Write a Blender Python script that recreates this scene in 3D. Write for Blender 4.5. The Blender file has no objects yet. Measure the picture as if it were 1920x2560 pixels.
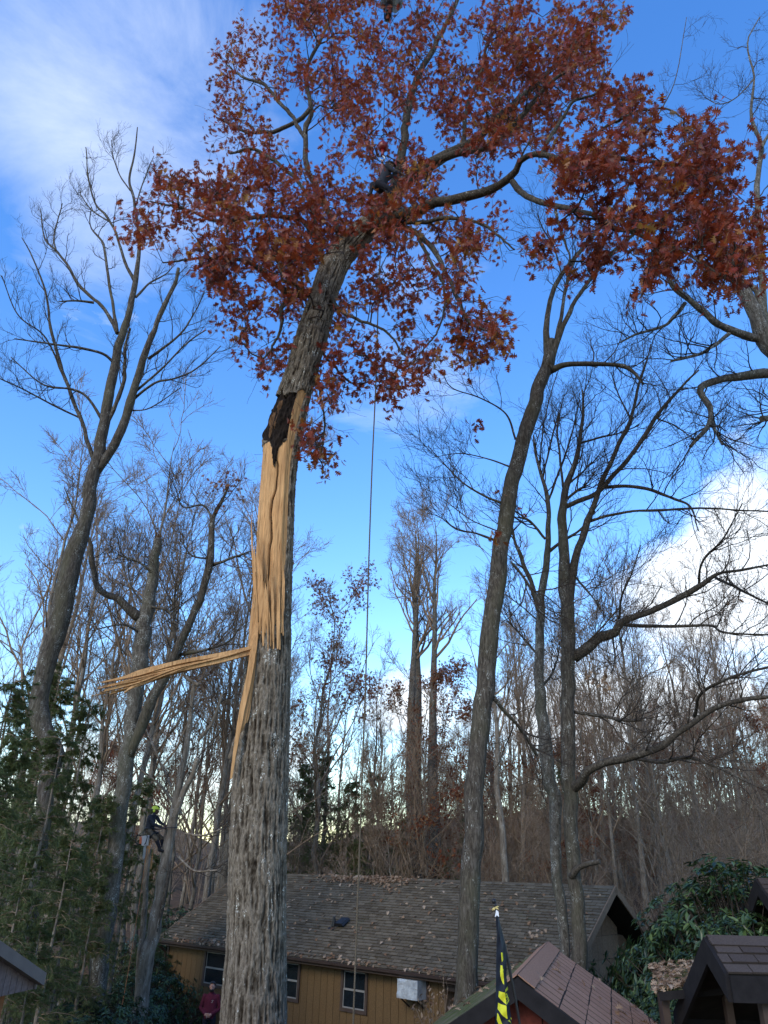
import bpy, bmesh, math, random
import numpy as np
from mathutils import Vector, Matrix

# ------------------------------------------------------------------ camera, world, sun, exposure
SC = bpy.context.scene
COL = SC.collection
FPX = 1800.0
PITCH = math.radians(26.3); ROLL = math.radians(1.6); CZ = 5.3
CAM = np.array([0, 0, CZ])
FW = np.array([0, math.cos(PITCH), math.sin(PITCH)])
R0 = np.array([1.0, 0, 0]); U0 = np.array([0, -math.sin(PITCH), math.cos(PITCH)])
RT = math.cos(ROLL) * R0 + math.sin(ROLL) * U0
UP = -math.sin(ROLL) * R0 + math.cos(ROLL) * U0
cd = bpy.data.cameras.new('camera'); co = bpy.data.objects.new('camera', cd); COL.objects.link(co)
co.matrix_world = Matrix(((RT[0], UP[0], -FW[0], 0), (RT[1], UP[1], -FW[1], 0), (RT[2], UP[2], -FW[2], CZ), (0, 0, 0, 1)))
cd.sensor_fit = 'VERTICAL'; cd.sensor_height = 36; cd.lens = 36 * FPX / 2560
cd.clip_end = 3000; cd.clip_start = 0.05
SC.camera = co

SUN_EL = math.radians(32); SUN_AZ = math.radians(212)      # azimuth clockwise from +Y: behind the camera, to its left
sl = bpy.data.lights.new('sun', 'SUN'); sl.energy = 0.75; sl.angle = math.radians(24); sl.color = (1.0, 0.86, 0.66)
so = bpy.data.objects.new('sun', sl); COL.objects.link(so)
sdir = Vector((math.sin(SUN_AZ) * math.cos(SUN_EL), math.cos(SUN_AZ) * math.cos(SUN_EL), math.sin(SUN_EL)))
so.rotation_euler = sdir.to_track_quat('Z', 'Y').to_euler(); so.location = (0, -20, 60)

W = bpy.data.worlds.new('World'); SC.world = W; W.use_nodes = True
def build_world():
    nt = W.node_tree; N = nt.nodes; L = nt.links; N.clear()
    def nd(t, **k):
        n = N.new(t)
        for a, b in k.items(): setattr(n, a, b)
        return n
    def math_(op, a, b=None, clamp=False):
        n = nd('ShaderNodeMath', operation=op); n.use_clamp = clamp
        for i, v in enumerate((a, b)):
            if v is None: continue
            if isinstance(v, (int, float)): n.inputs[i].default_value = v
            else: L.new(v, n.inputs[i])
        return n.outputs[0]
    sky = nd('ShaderNodeTexSky', sky_type='NISHITA'); sky.sun_disc = False
    sky.sun_elevation = SUN_EL; sky.sun_rotation = SUN_AZ; sky.altitude = 300; sky.air_density = 1.35; sky.dust_density = 0.2; sky.ozone_density = 3.0
    tc = nd('ShaderNodeTexCoord')
    nv = nd('ShaderNodeVectorMath', operation='NORMALIZE'); L.new(tc.outputs['Generated'], nv.inputs[0]); dr = nv.outputs[0]
    # thin streaky high cloud and broken white heaps, both by direction in the sky
    def noise(scale, det, rough, vscale, dist=0.0, rot=(0, 0, 0)):
        mp = nd('ShaderNodeMapping'); L.new(dr, mp.inputs[0]); mp.inputs['Scale'].default_value = vscale; mp.inputs['Rotation'].default_value = rot
        n = nd('ShaderNodeTexNoise'); n.inputs['Scale'].default_value = scale; n.inputs['Detail'].default_value = det; n.inputs['Roughness'].default_value = rough; n.inputs['Distortion'].default_value = dist
        L.new(mp.outputs[0], n.inputs['Vector']); return n.outputs['Fac']
    n1 = noise(3.0, 8, 0.62, (1.0, 1.0, 2.2), 0.4, (0, 0.5, 0.2))
    n2 = noise(4.2, 9, 0.60, (1, 1, 1.5), 0.2)
    def blob(px, py, rad, amp):
        d = FW + (px * 1.1573 - 960) / FPX * RT - (py * 1.1573 - 1280) / FPX * UP
        d = d / np.linalg.norm(d)
        v = nd('ShaderNodeVectorMath', operation='DISTANCE'); L.new(dr, v.inputs[0]); v.inputs[1].default_value = d.tolist()
        m = nd('ShaderNodeMapRange', interpolation_type='SMOOTHSTEP'); L.new(v.outputs['Value'], m.inputs[0])
        m.inputs[1].default_value = rad; m.inputs[2].default_value = 0.0; m.inputs[3].default_value = 0.0; m.inputs[4].default_value = amp
        return m.outputs[0]
    def tot(lst):
        s = blob(*lst[0])
        for b in lst[1:]: s = math_('ADD', s, blob(*b))
        return s
    cir = tot([(60, 110, .26, .34), (330, 110, .30, .40), (150, 420, .22, .18), (300, 560, .25, .26), (60, 700, .2, .1), (880, 700, .20, .24), (860, 880, .15, .22), (520, 60, .12, .22), (1000, 840, .1, .14)])
    cum = tot([(1660, 1060, .13, .42), (1560, 1190, .13, .40), (1450, 1260, .10, .22), (1640, 1400, .22, .36), (1350, 1480, .20, .34), (1180, 1560, .14, .30), (860, 1530, .10, .30), (980, 1600, .16, .26), (60, 1130, .14, .18), (300, 1620, .22, .24), (620, 1650, .2, .2)])
    # the same kind of broken cloud everywhere near the horizon, thin veils above
    sep = nd('ShaderNodeSeparateXYZ'); L.new(dr, sep.inputs[0])
    hz = nd('ShaderNodeMapRange', interpolation_type='SMOOTHSTEP'); L.new(sep.outputs['Z'], hz.inputs[0])
    hz.inputs[1].default_value = 0.22; hz.inputs[2].default_value = -0.02; hz.inputs[3].default_value = 0; hz.inputs[4].default_value = 0.22
    cum = math_('ADD', cum, hz.outputs[0])
    bk = nd('ShaderNodeMapRange', interpolation_type='SMOOTHSTEP'); L.new(sep.outputs['Y'], bk.inputs[0])
    bk.inputs[1].default_value = 0.0; bk.inputs[2].default_value = -0.5; bk.inputs[3].default_value = 0; bk.inputs[4].default_value = 0.20
    cum = math_('ADD', cum, bk.outputs[0])
    a = math_('SUBTRACT', math_('ADD', math_('MULTIPLY', n1, 1.5), cir), 1.0)
    a = math_('MULTIPLY', a, 1.6, True); a = math_('MULTIPLY', a, 0.46)
    b = math_('SUBTRACT', math_('ADD', math_('MULTIPLY', n2, 1.2), cum), 0.82)
    b = math_('MULTIPLY', b, 4.5, True); b = math_('MULTIPLY', b, 0.93)
    fac = math_('MAXIMUM', a, b, True)
    bg1 = nd('ShaderNodeBackground'); bg1.inputs[1].default_value = 0.14
    hs = nd('ShaderNodeHueSaturation'); hs.inputs['Saturation'].default_value = 1.3; hs.inputs['Value'].default_value = 1.0; hs.inputs['Hue'].default_value = 0.512
    L.new(sky.outputs[0], hs.inputs['Color']); L.new(hs.outputs[0], bg1.inputs[0])
    bg2 = nd('ShaderNodeBackground'); bg2.inputs[0].default_value = (0.90, 0.95, 1.0, 1); bg2.inputs[1].default_value = 0.62
    mx = nd('ShaderNodeMixShader'); L.new(fac, mx.inputs[0]); L.new(bg1.outputs[0], mx.inputs[1]); L.new(bg2.outputs[0], mx.inputs[2])
    out = nd('ShaderNodeOutputWorld'); L.new(mx.outputs[0], out.inputs[0])
build_world()
SC.view_settings.view_transform = 'Standard'; SC.view_settings.look = 'None'
SC.view_settings.exposure = 1.35; SC.view_settings.gamma = 1.0; SC.view_settings.use_curve_mapping = False

SC.cycles.max_bounces = 6; SC.cycles.diffuse_bounces = 3; SC.cycles.glossy_bounces = 2; SC.cycles.transmission_bounces = 3; SC.cycles.transparent_max_bounces = 6

# ------------------------------------------------------------------ pixel -> world (a pixel gives a direction, the distance is given)
DS = 1920 / 1659.0
def ray(px, py): return FW + (px - 960) / FPX * RT - (py - 1280) / FPX * UP
def PY(px, py, Y):
    d = ray(px, py); return CAM + d * (Y / d[1])
def PZ(px, py, z):
    d = ray(px, py); return CAM + d * ((z - CZ) / d[2])
def PP(px, py, p0, nn):
    d = ray(px, py); return CAM + d * (((np.array(p0) - CAM) @ np.array(nn)) / (d @ np.array(nn)))
def zc(p): return float((np.array(p) - CAM) @ FW)
CROPS = {'D': (0, 0, DS), 'L': (0, 300, .4521), 'R': (1100, 900, .4973), 'S': (200, 900, .4972), 'B': (0, 1700, .3888),
         'H': (900, 1900, .4219), 'T': (1200, 0, .434), 'C': (500, 0, .4219), 'P': (0, 0, 1.0), 'G': (300, 1900, .4219), 'X': (1500, 2000, .2532), 'K': (320, 1960, .09944), 'O': (880, 320, .1085), 'F': (1180, 2220, .15368), 'M': (480, 2440, .07233), 'Q': (1225, 2440, .05424)}
def px_(c, x, y):
    a, b, s = CROPS[c]; return a + x * s, b + y * s
def terrain(x, y):
    x = np.asarray(x, float); y = np.asarray(y, float)
    z = np.interp(y, [-60, 0, 3, 13, 24, 29, 36, 60, 110, 170, 400], [3.4, 3.6, 3.5, 1.5, .5, 0, .3, 1.8, 5.6, 9, 14])
    z = z + .25 * np.sin(x * .21 + 1) * np.sin(y * .17) + np.where(y > 36, (y - 36) * .02 * np.sin(x * .045 + .6), 0)
    z = z + np.clip((y - 42) / 40, 0, 1) * np.clip((x - 4) / 40, 0, 1) * 5.5 + np.clip((y - 45) / 30, 0, 1) * (1.5 * np.sin(x * .13 + y * .05) + 1.2 * np.sin(x * .31 + 2))
    return z

# ------------------------------------------------------------------ noise
RNG = np.random.default_rng(7)
_perm = np.random.default_rng(3).random((64, 64, 64))
def vnoise(p):
    p = np.asarray(p, float); i = np.floor(p).astype(int); f = p - i; f = f * f * (3 - 2 * f)
    i0 = i % 64; i1 = (i + 1) % 64
    def g(a, b, c): return _perm[a, b, c]
    x0, y0, z0 = i0[..., 0], i0[..., 1], i0[..., 2]; x1, y1, z1 = i1[..., 0], i1[..., 1], i1[..., 2]
    fx, fy, fz = f[..., 0], f[..., 1], f[..., 2]
    a = g(x0, y0, z0) * (1 - fx) + g(x1, y0, z0) * fx; b = g(x0, y1, z0) * (1 - fx) + g(x1, y1, z0) * fx
    c = g(x0, y0, z1) * (1 - fx) + g(x1, y0, z1) * fx; d = g(x0, y1, z1) * (1 - fx) + g(x1, y1, z1) * fx
    return (a * (1 - fy) + b * fy) * (1 - fz) + (c * (1 - fy) + d * fy) * fz

# ------------------------------------------------------------------ mesh building
class MB:
    """collects faces of any size; verts as numpy blocks"""
    def __init__(s): s.v = []; s.l = []; s.t = []; s.m = []; s.n = 0; s.sm = []
    def add(s, v, faces, mat=0, smooth=False):
        v = np.asarray(v, float).reshape(-1, 3)
        if isinstance(faces, np.ndarray):
            k = faces.shape[1]; s.l.append((faces + s.n).ravel()); s.t.append(np.full(len(faces), k)); nf = len(faces)
        else:
            s.l.append(np.concatenate([np.asarray(f) for f in faces]) + s.n); s.t.append(np.array([len(f) for f in faces])); nf = len(faces)
        s.m.append(np.full(nf, mat)); s.sm.append(np.full(nf, smooth)); s.v.append(v); s.n += len(v); return s
    def box(s, c, size, rot=None, mat=0):
        h = np.array(size) / 2.0
        q = np.array([(x, y, z) for z in (-1, 1) for y in (-1, 1) for x in (-1, 1)]) * h
        if rot is not None: q = q @ np.array(rot).T
        return s.add(q + np.array(c), BOXF, mat)
    def hexa(s, pts, mat=0):
        """8 points: bottom ring of four, top ring of four"""
        return s.add(pts, np.array([(3, 2, 1, 0), (4, 5, 6, 7), (0, 1, 5, 4), (1, 2, 6, 5), (2, 3, 7, 6), (3, 0, 4, 7)]), mat)
    def prism(s, poly, off, mat=0):
        poly = np.asarray(poly, float); n = len(poly); off = np.asarray(off, float)
        i = np.arange(n); j = (i + 1) % n
        f = [list(range(n))[::-1], list(range(n, 2 * n))] + [(a, b, b + n, a + n) for a, b in zip(i, j)]
        return s.add(np.vstack([poly, poly + off]), f, mat)
    def mesh(s, name):
        me = bpy.data.meshes.new(name)
        v = np.concatenate(s.v); l = np.concatenate(s.l).astype(np.int32); t = np.concatenate(s.t).astype(np.int32)
        me.vertices.add(len(v)); me.vertices.foreach_set('co', v.ravel().astype(np.float32))
        me.loops.add(len(l)); me.loops.foreach_set('vertex_index', l)
        me.polygons.add(len(t)); st = np.concatenate([[0], np.cumsum(t)[:-1]]).astype(np.int32)
        me.polygons.foreach_set('loop_start', st); me.polygons.foreach_set('loop_total', t)
        me.polygons.foreach_set('material_index', np.concatenate(s.m).astype(np.int32))
        me.polygons.foreach_set('use_smooth', np.concatenate(s.sm).astype(bool))
        me.update(calc_edges=True); me.validate()
        return me
    def build(s, name, mats, parent=None):
        return link(name, s.mesh(name), mats, parent)
BOXF = np.array([(0, 2, 3, 1), (4, 5, 7, 6), (0, 1, 5, 4), (1, 3, 7, 5), (3, 2, 6, 7), (2, 0, 4, 6)])
def link(name, me, mats, parent=None):
    o = bpy.data.objects.new(name, me); COL.objects.link(o)
    if mats is not None:
        for m in (mats if isinstance(mats, (list, tuple)) else [mats]):
            if len(me.materials) < len(mats if isinstance(mats, (list, tuple)) else [mats]): me.materials.append(M[m])
    if parent is not None: attach(o, parent)
    return o
def wloc(p):
    l = Vector((0, 0, 0))
    while p is not None: l = l + p.location; p = p.parent
    return l
def attach(o, parent):
    """world-space mesh under a parent that is only translated"""
    o.parent = parent; o.location = o.location - wloc(parent)
def tag(o, label=None, cat=None, group=None, kind=None):
    if label: o['label'] = label
    if cat: o['category'] = cat
    if group: o['group'] = group
    if kind: o['kind'] = kind
    return o
def thing(name, label, cat, loc=(0, 0, 0), group=None):
    o = bpy.data.objects.new(name, None); COL.objects.link(o); o.location = loc; o.empty_display_size = .2
    return tag(o, label, cat, group)
def copy_tree(o, parent=None):
    c = o.copy(); COL.objects.link(c); c.parent = parent
    for ch in o.children: copy_tree(ch, c)
    return c

def tubes(mb, P, R, sides, mat=0, cap=True, smooth=True):
    """P (B,N,3), R (B,N)"""
    P = np.asarray(P, float); R = np.asarray(R, float)
    if len(P) == 0: return
    B, N, _ = P.shape
    T = np.gradient(P, axis=1); T /= np.linalg.norm(T, axis=2, keepdims=True) + 1e-9
    mean = P[:, -1] - P[:, 0]; mean /= np.linalg.norm(mean, axis=1, keepdims=True) + 1e-9
    ref = np.where(np.abs(mean[:, 1:2]) < .75, np.array([[0, 1., 0]]), np.array([[1., 0, 0]]))
    A = np.cross(T, ref[:, None, :]); A /= np.linalg.norm(A, axis=2, keepdims=True) + 1e-9
    Bv = np.cross(T, A)
    th = np.arange(sides) * 2 * math.pi / sides
    V = P[:, :, None, :] + R[:, :, None, None] * (np.cos(th)[None, None, :, None] * A[:, :, None, :] + np.sin(th)[None, None, :, None] * Bv[:, :, None, :])
    base = (np.arange(B) * N * sides)[:, None, None]; i = (np.arange(N - 1) * sides)[None, :, None]; k = np.arange(sides)[None, None, :]; k2 = (k + 1) % sides
    q = np.stack([base + i + k, base + i + k2, base + i + sides + k2, base + i + sides + k], -1).reshape(-1, 4)
    mb.add(V.reshape(-1, 3), q[:, ::-1], mat, smooth)
    if cap and sides > 3 and B <= 400:
        fs = []
        for b in range(B):
            o = b * N * sides
            fs.append([o + (N - 1) * sides + j for j in range(sides)][::-1]); fs.append([o + j for j in range(sides)])
        mb.l.append(np.concatenate([np.asarray(f) for f in fs]) + mb.n - B * N * sides); mb.t.append(np.array([len(f) for f in fs])); mb.m.append(np.full(len(fs), mat)); mb.sm.append(np.full(len(fs), False))

def resample(P, R, n):
    """smooth a traced polyline (Catmull-Rom) and resample evenly"""
    P = np.asarray(P, float); R = np.asarray(R, float)
    if len(P) < 2: raise ValueError
    Q = np.vstack([2 * P[0] - P[1], P, 2 * P[-1] - P[-2]]); pts = []; rr = []
    for i in range(len(P) - 1):
        p0, p1, p2, p3 = Q[i:i + 4]
        for t in np.linspace(0, 1, 8, endpoint=False):
            pts.append(.5 * (2 * p1 + (p2 - p0) * t + (2 * p0 - 5 * p1 + 4 * p2 - p3) * t * t + (3 * p1 - p0 - 3 * p2 + p3) * t ** 3)); rr.append(R[i] * (1 - t) + R[i + 1] * t)
    pts.append(P[-1]); rr.append(R[-1]); pts = np.array(pts); rr = np.array(rr)
    s = np.concatenate([[0], np.cumsum(np.linalg.norm(np.diff(pts, axis=0), axis=1))]); u = np.linspace(0, s[-1], n)
    return np.stack([np.interp(u, s, pts[:, k]) for k in range(3)], 1), np.interp(u, s, rr)
def knobby(P, R, seed, k=.45, a=.09):
    n = len(P); t = np.concatenate([[0], np.cumsum(np.linalg.norm(np.diff(P, axis=0), axis=1))]); f = lambda o, s: vnoise(np.stack([t * s + o, t * 0 + seed * 1.37, t * 0 + o], -1)) - .5
    w = np.minimum(1, np.arange(n) / 3.0); off = np.stack([f(3, 2.2), f(13, 2.2), f(23, 2.2)], 1) * (R * 2 * k * w)[:, None]
    return P + off, R * (1 + 2 * a * f(33, 3.5) + a * f(43, 9))
def trace(crop, pts, Y0, Y1=None, n=16, wob=.0, rs=1.0):
    Y1 = Y0 if Y1 is None else Y1; m = len(pts); P = []; R = []
    for i, (x, y, r) in enumerate(pts):
        Y = Y0 + (Y1 - Y0) * (i / max(1, m - 1)); X, Z = px_(crop, x, y); p = PY(X, Z, Y); P.append(p); R.append(max(.004, .87 * r * rs * CROPS[crop][2] * zc(p) / FPX))
    return knobby(*resample(P, R, n + 12), pts[0][0] * .13 + pts[0][1] * .07, .45, .11)

def grow(P, R, k, rng, ratio=None, length=None, ang=(30, 60), wig=.18, up=.15, npts=6, t0=.25, rr=.55, rmin=.004, side=None, t1=1.0, rcap=9.):
    """children of every path in the batch, vectorised"""
    B, N, _ = P.shape
    t = (np.arange(k)[None, :] + rng.random((B, k))) / k; t = t0 + (t1 - t0) * t
    x = t * (N - 1); i = np.minimum(x.astype(int), N - 2); f = (x - i)[..., None]; bi = np.arange(B)[:, None]
    p = P[bi, i] * (1 - f) + P[bi, i + 1] * f; T = P[bi, i + 1] - P[bi, i]; T /= np.linalg.norm(T, axis=2, keepdims=True) + 1e-9
    r = (R[bi, i] * (1 - f[..., 0]) + R[bi, i + 1] * f[..., 0])
    v = rng.normal(size=(B, k, 3)); v -= (v * T).sum(2, keepdims=True) * T; v /= np.linalg.norm(v, axis=2, keepdims=True) + 1e-9
    a = np.radians(rng.uniform(ang[0], ang[1], (B, k, 1)))
    D = np.cos(a) * T + np.sin(a) * v; D[..., 2] += up; D /= np.linalg.norm(D, axis=2, keepdims=True)
    Lp = np.linalg.norm(np.diff(P, axis=1), axis=2).sum(1)[:, None]
    if length is None: Ln = Lp * ratio * (1.2 - .75 * t) * rng.uniform(.65, 1.3, (B, k))
    else: Ln = length * (1.15 - .45 * t) * rng.uniform(.55, 1.4, (B, k))
    D = D.reshape(-1, 3); p = p.reshape(-1, 3); Ln = Ln.reshape(-1); r = r.reshape(-1)
    out = [p]; cur = D.copy()
    for s in range(npts - 1):
        cur = cur + rng.normal(scale=wig, size=cur.shape); cur[:, 2] += up * .35; cur /= np.linalg.norm(cur, axis=1, keepdims=True)
        out.append(out[-1] + cur * (Ln / (npts - 1))[:, None])
    P2 = np.stack(out, 1); r0 = np.clip(r * rr, rmin, rcap)
    R2 = r0[:, None] * np.linspace(1, .35, npts)[None, :]; R2 = np.maximum(R2, rmin * .8)
    return P2, R2

def scatter(mb, tv, faces, pos, rot, scale, mat=0):
    """copies of one small mesh at many places"""
    n = len(pos); tv = np.asarray(tv, float)
    V = np.einsum('nij,kj->nki', rot, tv) * np.asarray(scale)[:, None, None] + pos[:, None, :]
    by = {}
    for f in faces: by.setdefault(len(f), []).append(f)
    base = np.arange(n) * len(tv); first = True
    for kk, fl in by.items():
        F = (np.array(fl)[None] + base[:, None, None]).reshape(-1, kk)
        if first: mb.add(V.reshape(-1, 3), F, mat); first = False; n0 = mb.n - n * len(tv)
        else: mb.l.append((F + n0).ravel()); mb.t.append(np.full(len(F), kk)); mb.m.append(np.full(len(F), mat)); mb.sm.append(np.full(len(F), False))
def rand_rot(n, rng, axis=None, spread=None):
    """random frames; with axis, x of the template points near that axis"""
    if axis is None: a = rng.normal(size=(n, 3))
    else: a = np.asarray(axis, float) + rng.normal(scale=spread, size=(n, 3))
    a /= np.linalg.norm(a, axis=1, keepdims=True); b = rng.normal(size=(n, 3)); b -= (a * b).sum(1, keepdims=True) * a; b /= np.linalg.norm(b, axis=1, keepdims=True)
    return np.stack([a, b, np.cross(a, b)], 2)

# leaf templates (x is the stalk direction)
def oak_leaf():
    tips = [(.24, .24), (.47, .46), (.70, .46), (.90, .24)]; sin_ = [(.08, .02), (.29, .065), (.50, .085), (.72, .085), (.90, .045)]
    v = [(0, 0, 0)]; core = [0]; f = []
    L = []
    for s in (1, -1):
        ids = []
        for (x, y) in sin_: ids.append(len(v)); v.append((x, s * y, .25 * y - .25 * x * x))
        tp = []
        for (x, y) in tips: tp.append(len(v)); v.append((x, s * y, .30 * y - .25 * x * x))
        for k in range(4): f.append((ids[k], tp[k], ids[k + 1]) if s < 0 else (ids[k + 1], tp[k], ids[k]))
        L.append(ids)
    e = len(v); v.append((1.04, 0, -.28)); 
    mid = len(v); v.append((.52, 0, -.07))
    for s, ids in zip((1, -1), L):
        ring = [0] + ids + [e]
        q = ring + [mid]
        f.append(tuple(q) if s < 0 else tuple(q[::-1]))
    v += [(-.25, .008, .0), (-.25, -.008, 0)]; f.append((0, len(v) - 2, len(v) - 1))
    return np.array(v, float), f
def ell_leaf(w=.26):
    v = [(0, 0, 0), (.3, w * .8, .05), (.65, w * .85, .0), (1, 0, -.12), (.65, -w * .85, .0), (.3, -w * .8, .05), (.5, 0, -.04)]
    return np.array(v, float), [(0, 6, 2, 1), (6, 3, 2), (0, 5, 4, 6), (6, 4, 3)]
OAKV, OAKF = oak_leaf(); ELV, ELF = ell_leaf()

# ------------------------------------------------------------------ materials
M = {}
def mat(name, base=(.5, .5, .5), rough=.7, spec=.3, metal=0.0):
    m = bpy.data.materials.new(name); m.use_nodes = True; nt = m.node_tree; b = nt.nodes['Principled BSDF']
    b.inputs['Base Color'].default_value = (*base, 1); b.inputs['Roughness'].default_value = rough; b.inputs['Specular IOR Level'].default_value = spec; b.inputs['Metallic'].default_value = metal
    M[name] = m; return m, nt, b
def nodes_noise(nt, scale, vs=(1, 1, 1), detail=5, rough=.6, coord='Object', dist=0):
    tc = nt.nodes.new('ShaderNodeTexCoord'); mp = nt.nodes.new('ShaderNodeMapping'); mp.inputs['Scale'].default_value = vs
    n = nt.nodes.new('ShaderNodeTexNoise'); n.inputs['Scale'].default_value = scale; n.inputs['Detail'].default_value = detail; n.inputs['Roughness'].default_value = rough; n.inputs['Distortion'].default_value = dist
    nt.links.new(tc.outputs[coord], mp.inputs[0]); nt.links.new(mp.outputs[0], n.inputs['Vector']); return n.outputs['Fac']
def ramp(nt, fac, stops):
    r = nt.nodes.new('ShaderNodeValToRGB'); nt.links.new(fac, r.inputs[0]); e = r.color_ramp.elements
    while len(e) < len(stops): e.new(.5)
    for el, (p, c) in zip(e, stops): el.position = p; el.color = (*c, 1)
    return r.outputs[0]
def mixc(nt, fac, a, b, mode='MIX'):
    n = nt.nodes.new('ShaderNodeMix'); n.data_type = 'RGBA'; n.blend_type = mode
    for s, v in ((n.inputs[0], fac), (n.inputs[6], a), (n.inputs[7], b)):
        if isinstance(v, tuple): s.default_value = (*v, 1)
        elif isinstance(v, (int, float)): s.default_value = v
        else: nt.links.new(v, s)
    return n.outputs[2]
def bump(nt, b, h, strength=.5, dist=.02):
    n = nt.nodes.new('ShaderNodeBump'); n.inputs['Strength'].default_value = strength; n.inputs['Distance'].default_value = dist
    nt.links.new(h, n.inputs['Height']); nt.links.new(n.outputs[0], b.inputs['Normal'])
def bark(name, dark, mid, light, lichen=.62, scale=16, vz=.16, bstr=1.0, bd=.03, green=None):
    m, nt, b = mat(name, mid, .95, .12)
    n1 = nodes_noise(nt, scale, (1, 1, vz), 8, .72, dist=.5)
    c = ramp(nt, n1, [(.30, dark), (.48, mid), (.68, light)])
    n2 = nodes_noise(nt, 5, (1, 1, .5), 6, .75); lc = ramp(nt, n2, [(lichen - .03, (0, 0, 0)), (lichen + .05, (1, 1, 1))])
    n3 = nodes_noise(nt, 45, (1, 1, .6), 3, .6); l3 = ramp(nt, n3, [(.52, (0, 0, 0)), (.62, (1, 1, 1))])
    lc = mixc(nt, 1.0, lc, l3, 'MULTIPLY')
    c = mixc(nt, lc, c, (.42, .43, .39))
    if green:
        n4 = nodes_noise(nt, 1.1, (1, 1, .4), 5, .6); g = ramp(nt, n4, [(.50, (0, 0, 0)), (.66, (.55, .55, .55))]); c = mixc(nt, g, c, green)
    nt.links.new(c, b.inputs['Base Color']); bump(nt, b, n1, bstr, bd); return m
bark('bark_main', (.032, .026, .018), (.082, .067, .050), (.150, .129, .101), .585, 26, .38, .8, .015)
bark('bark_oak', (.020, .016, .012), (.066, .055, .043), (.150, .132, .108), .57, 22, .22, 1.0, .03, (.09, .085, .05))
bark('bark_limb', (.018, .015, .011), (.055, .046, .036), (.130, .114, .092), .60, 26, .5, .8, .02)
bark('bark_grey', (.030, .026, .020), (.088, .077, .062), (.20, .18, .15), .54, 17, .4, .9, .02, (.08, .08, .05))
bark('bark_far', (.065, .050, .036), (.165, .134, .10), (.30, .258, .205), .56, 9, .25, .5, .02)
bark('twig', (.024, .018, .014), (.05, .039, .031), (.09, .074, .06), .7, 12, .5, .3, .01)
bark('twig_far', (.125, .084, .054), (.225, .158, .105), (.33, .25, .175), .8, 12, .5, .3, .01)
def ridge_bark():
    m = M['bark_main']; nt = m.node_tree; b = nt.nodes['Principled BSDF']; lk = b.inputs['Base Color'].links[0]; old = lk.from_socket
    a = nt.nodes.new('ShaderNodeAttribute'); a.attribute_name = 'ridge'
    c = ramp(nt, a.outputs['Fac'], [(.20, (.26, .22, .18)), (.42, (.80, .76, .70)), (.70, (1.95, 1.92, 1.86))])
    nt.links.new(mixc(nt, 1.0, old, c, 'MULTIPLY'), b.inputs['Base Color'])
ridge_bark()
def leafmat(name, stops, trans=.35, rough=.55, spec=.25, big=None):
    m = bpy.data.materials.new(name); m.use_nodes = True; nt = m.node_tree; N = nt.nodes; b = N['Principled BSDF']; M[name] = m
    g = N.new('ShaderNodeNewGeometry'); oi = N.new('ShaderNodeObjectInfo'); a = N.new('ShaderNodeMath'); a.operation = 'ADD'
    nt.links.new(g.outputs['Random Per Island'], a.inputs[0]); nt.links.new(oi.outputs['Random'], a.inputs[1]); fr = N.new('ShaderNodeMath'); fr.operation = 'FRACT'; nt.links.new(a.outputs[0], fr.inputs[0])
    fac = fr.outputs[0]
    if big:
        tc = N.new('ShaderNodeNewGeometry'); n = N.new('ShaderNodeTexNoise'); n.inputs['Scale'].default_value = big; n.inputs['Detail'].default_value = 2; nt.links.new(tc.outputs['Position'], n.inputs['Vector'])
        mr = N.new('ShaderNodeMapRange'); mr.inputs[1].default_value = .25; mr.inputs[2].default_value = .75; nt.links.new(n.outputs['Fac'], mr.inputs[0])
        k = N.new('ShaderNodeMix'); k.inputs[0].default_value = .5; nt.links.new(fac, k.inputs[2]); nt.links.new(mr.outputs[0], k.inputs[3]); fac = k.outputs[0]
    c = ramp(nt, fac, stops)
    nt.links.new(c, b.inputs['Base Color']); b.inputs['Roughness'].default_value = rough; b.inputs['Specular IOR Level'].default_value = spec
    t = N.new('ShaderNodeBsdfTranslucent'); nt.links.new(c, t.inputs[0]); mx = N.new('ShaderNodeMixShader'); mx.inputs[0].default_value = trans
    nt.links.new(b.outputs[0], mx.inputs[1]); nt.links.new(t.outputs[0], mx.inputs[2]); nt.links.new(mx.outputs[0], N['Material Output'].inputs[0])
leafmat('leaf_red', [(0, (.055, .018, .011)), (.18, (.13, .027, .014)), (.36, (.24, .036, .013)), (.52, (.33, .06, .015)), (.66, (.20, .042, .018)), (.78, (.36, .13, .022)), (.88, (.42, .21, .035)), (.94, (.24, .14, .07)), (1, (.44, .045, .016))], .5, .4, .45, .55)
leafmat('leaf_rust', [(0, (.10, .036, .020)), (.4, (.22, .062, .028)), (.75, (.30, .10, .042)), (1, (.32, .17, .065))], .5)
leafmat('leaf_rhodo', [(0, (.014, .029, .011)), (.4, (.032, .062, .020)), (.8, (.06, .10, .031)), (1, (.11, .155, .045))], .12, .34, .5)
leafmat('needles', [(0, (.075, .095, .038)), (.5, (.15, .18, .068)), (1, (.24, .25, .10))], .55, .6, .2, .8)
leafmat('leaf_dead', [(0, (.13, .075, .045)), (.4, (.24, .145, .085)), (.8, (.36, .25, .16)), (1, (.45, .34, .24))], .15, .8, .1)
def simple(name, base, rough=.7, spec=.3, metal=0, var=.25, scale=6, vs=(1, 1, 1), bs=0, bd=.005):
    m, nt, b = mat(name, base, rough, spec, metal)
    n = nodes_noise(nt, scale, vs, 6, .65); lo = tuple(c * (1 - var) for c in base); hi = tuple(min(1, c * (1 + var)) for c in base)
    c = ramp(nt, n, [(.3, lo), (.7, hi)]); nt.links.new(c, b.inputs['Base Color'])
    if bs: bump(nt, b, n, bs, bd)
    return m, nt, b, c
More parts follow.
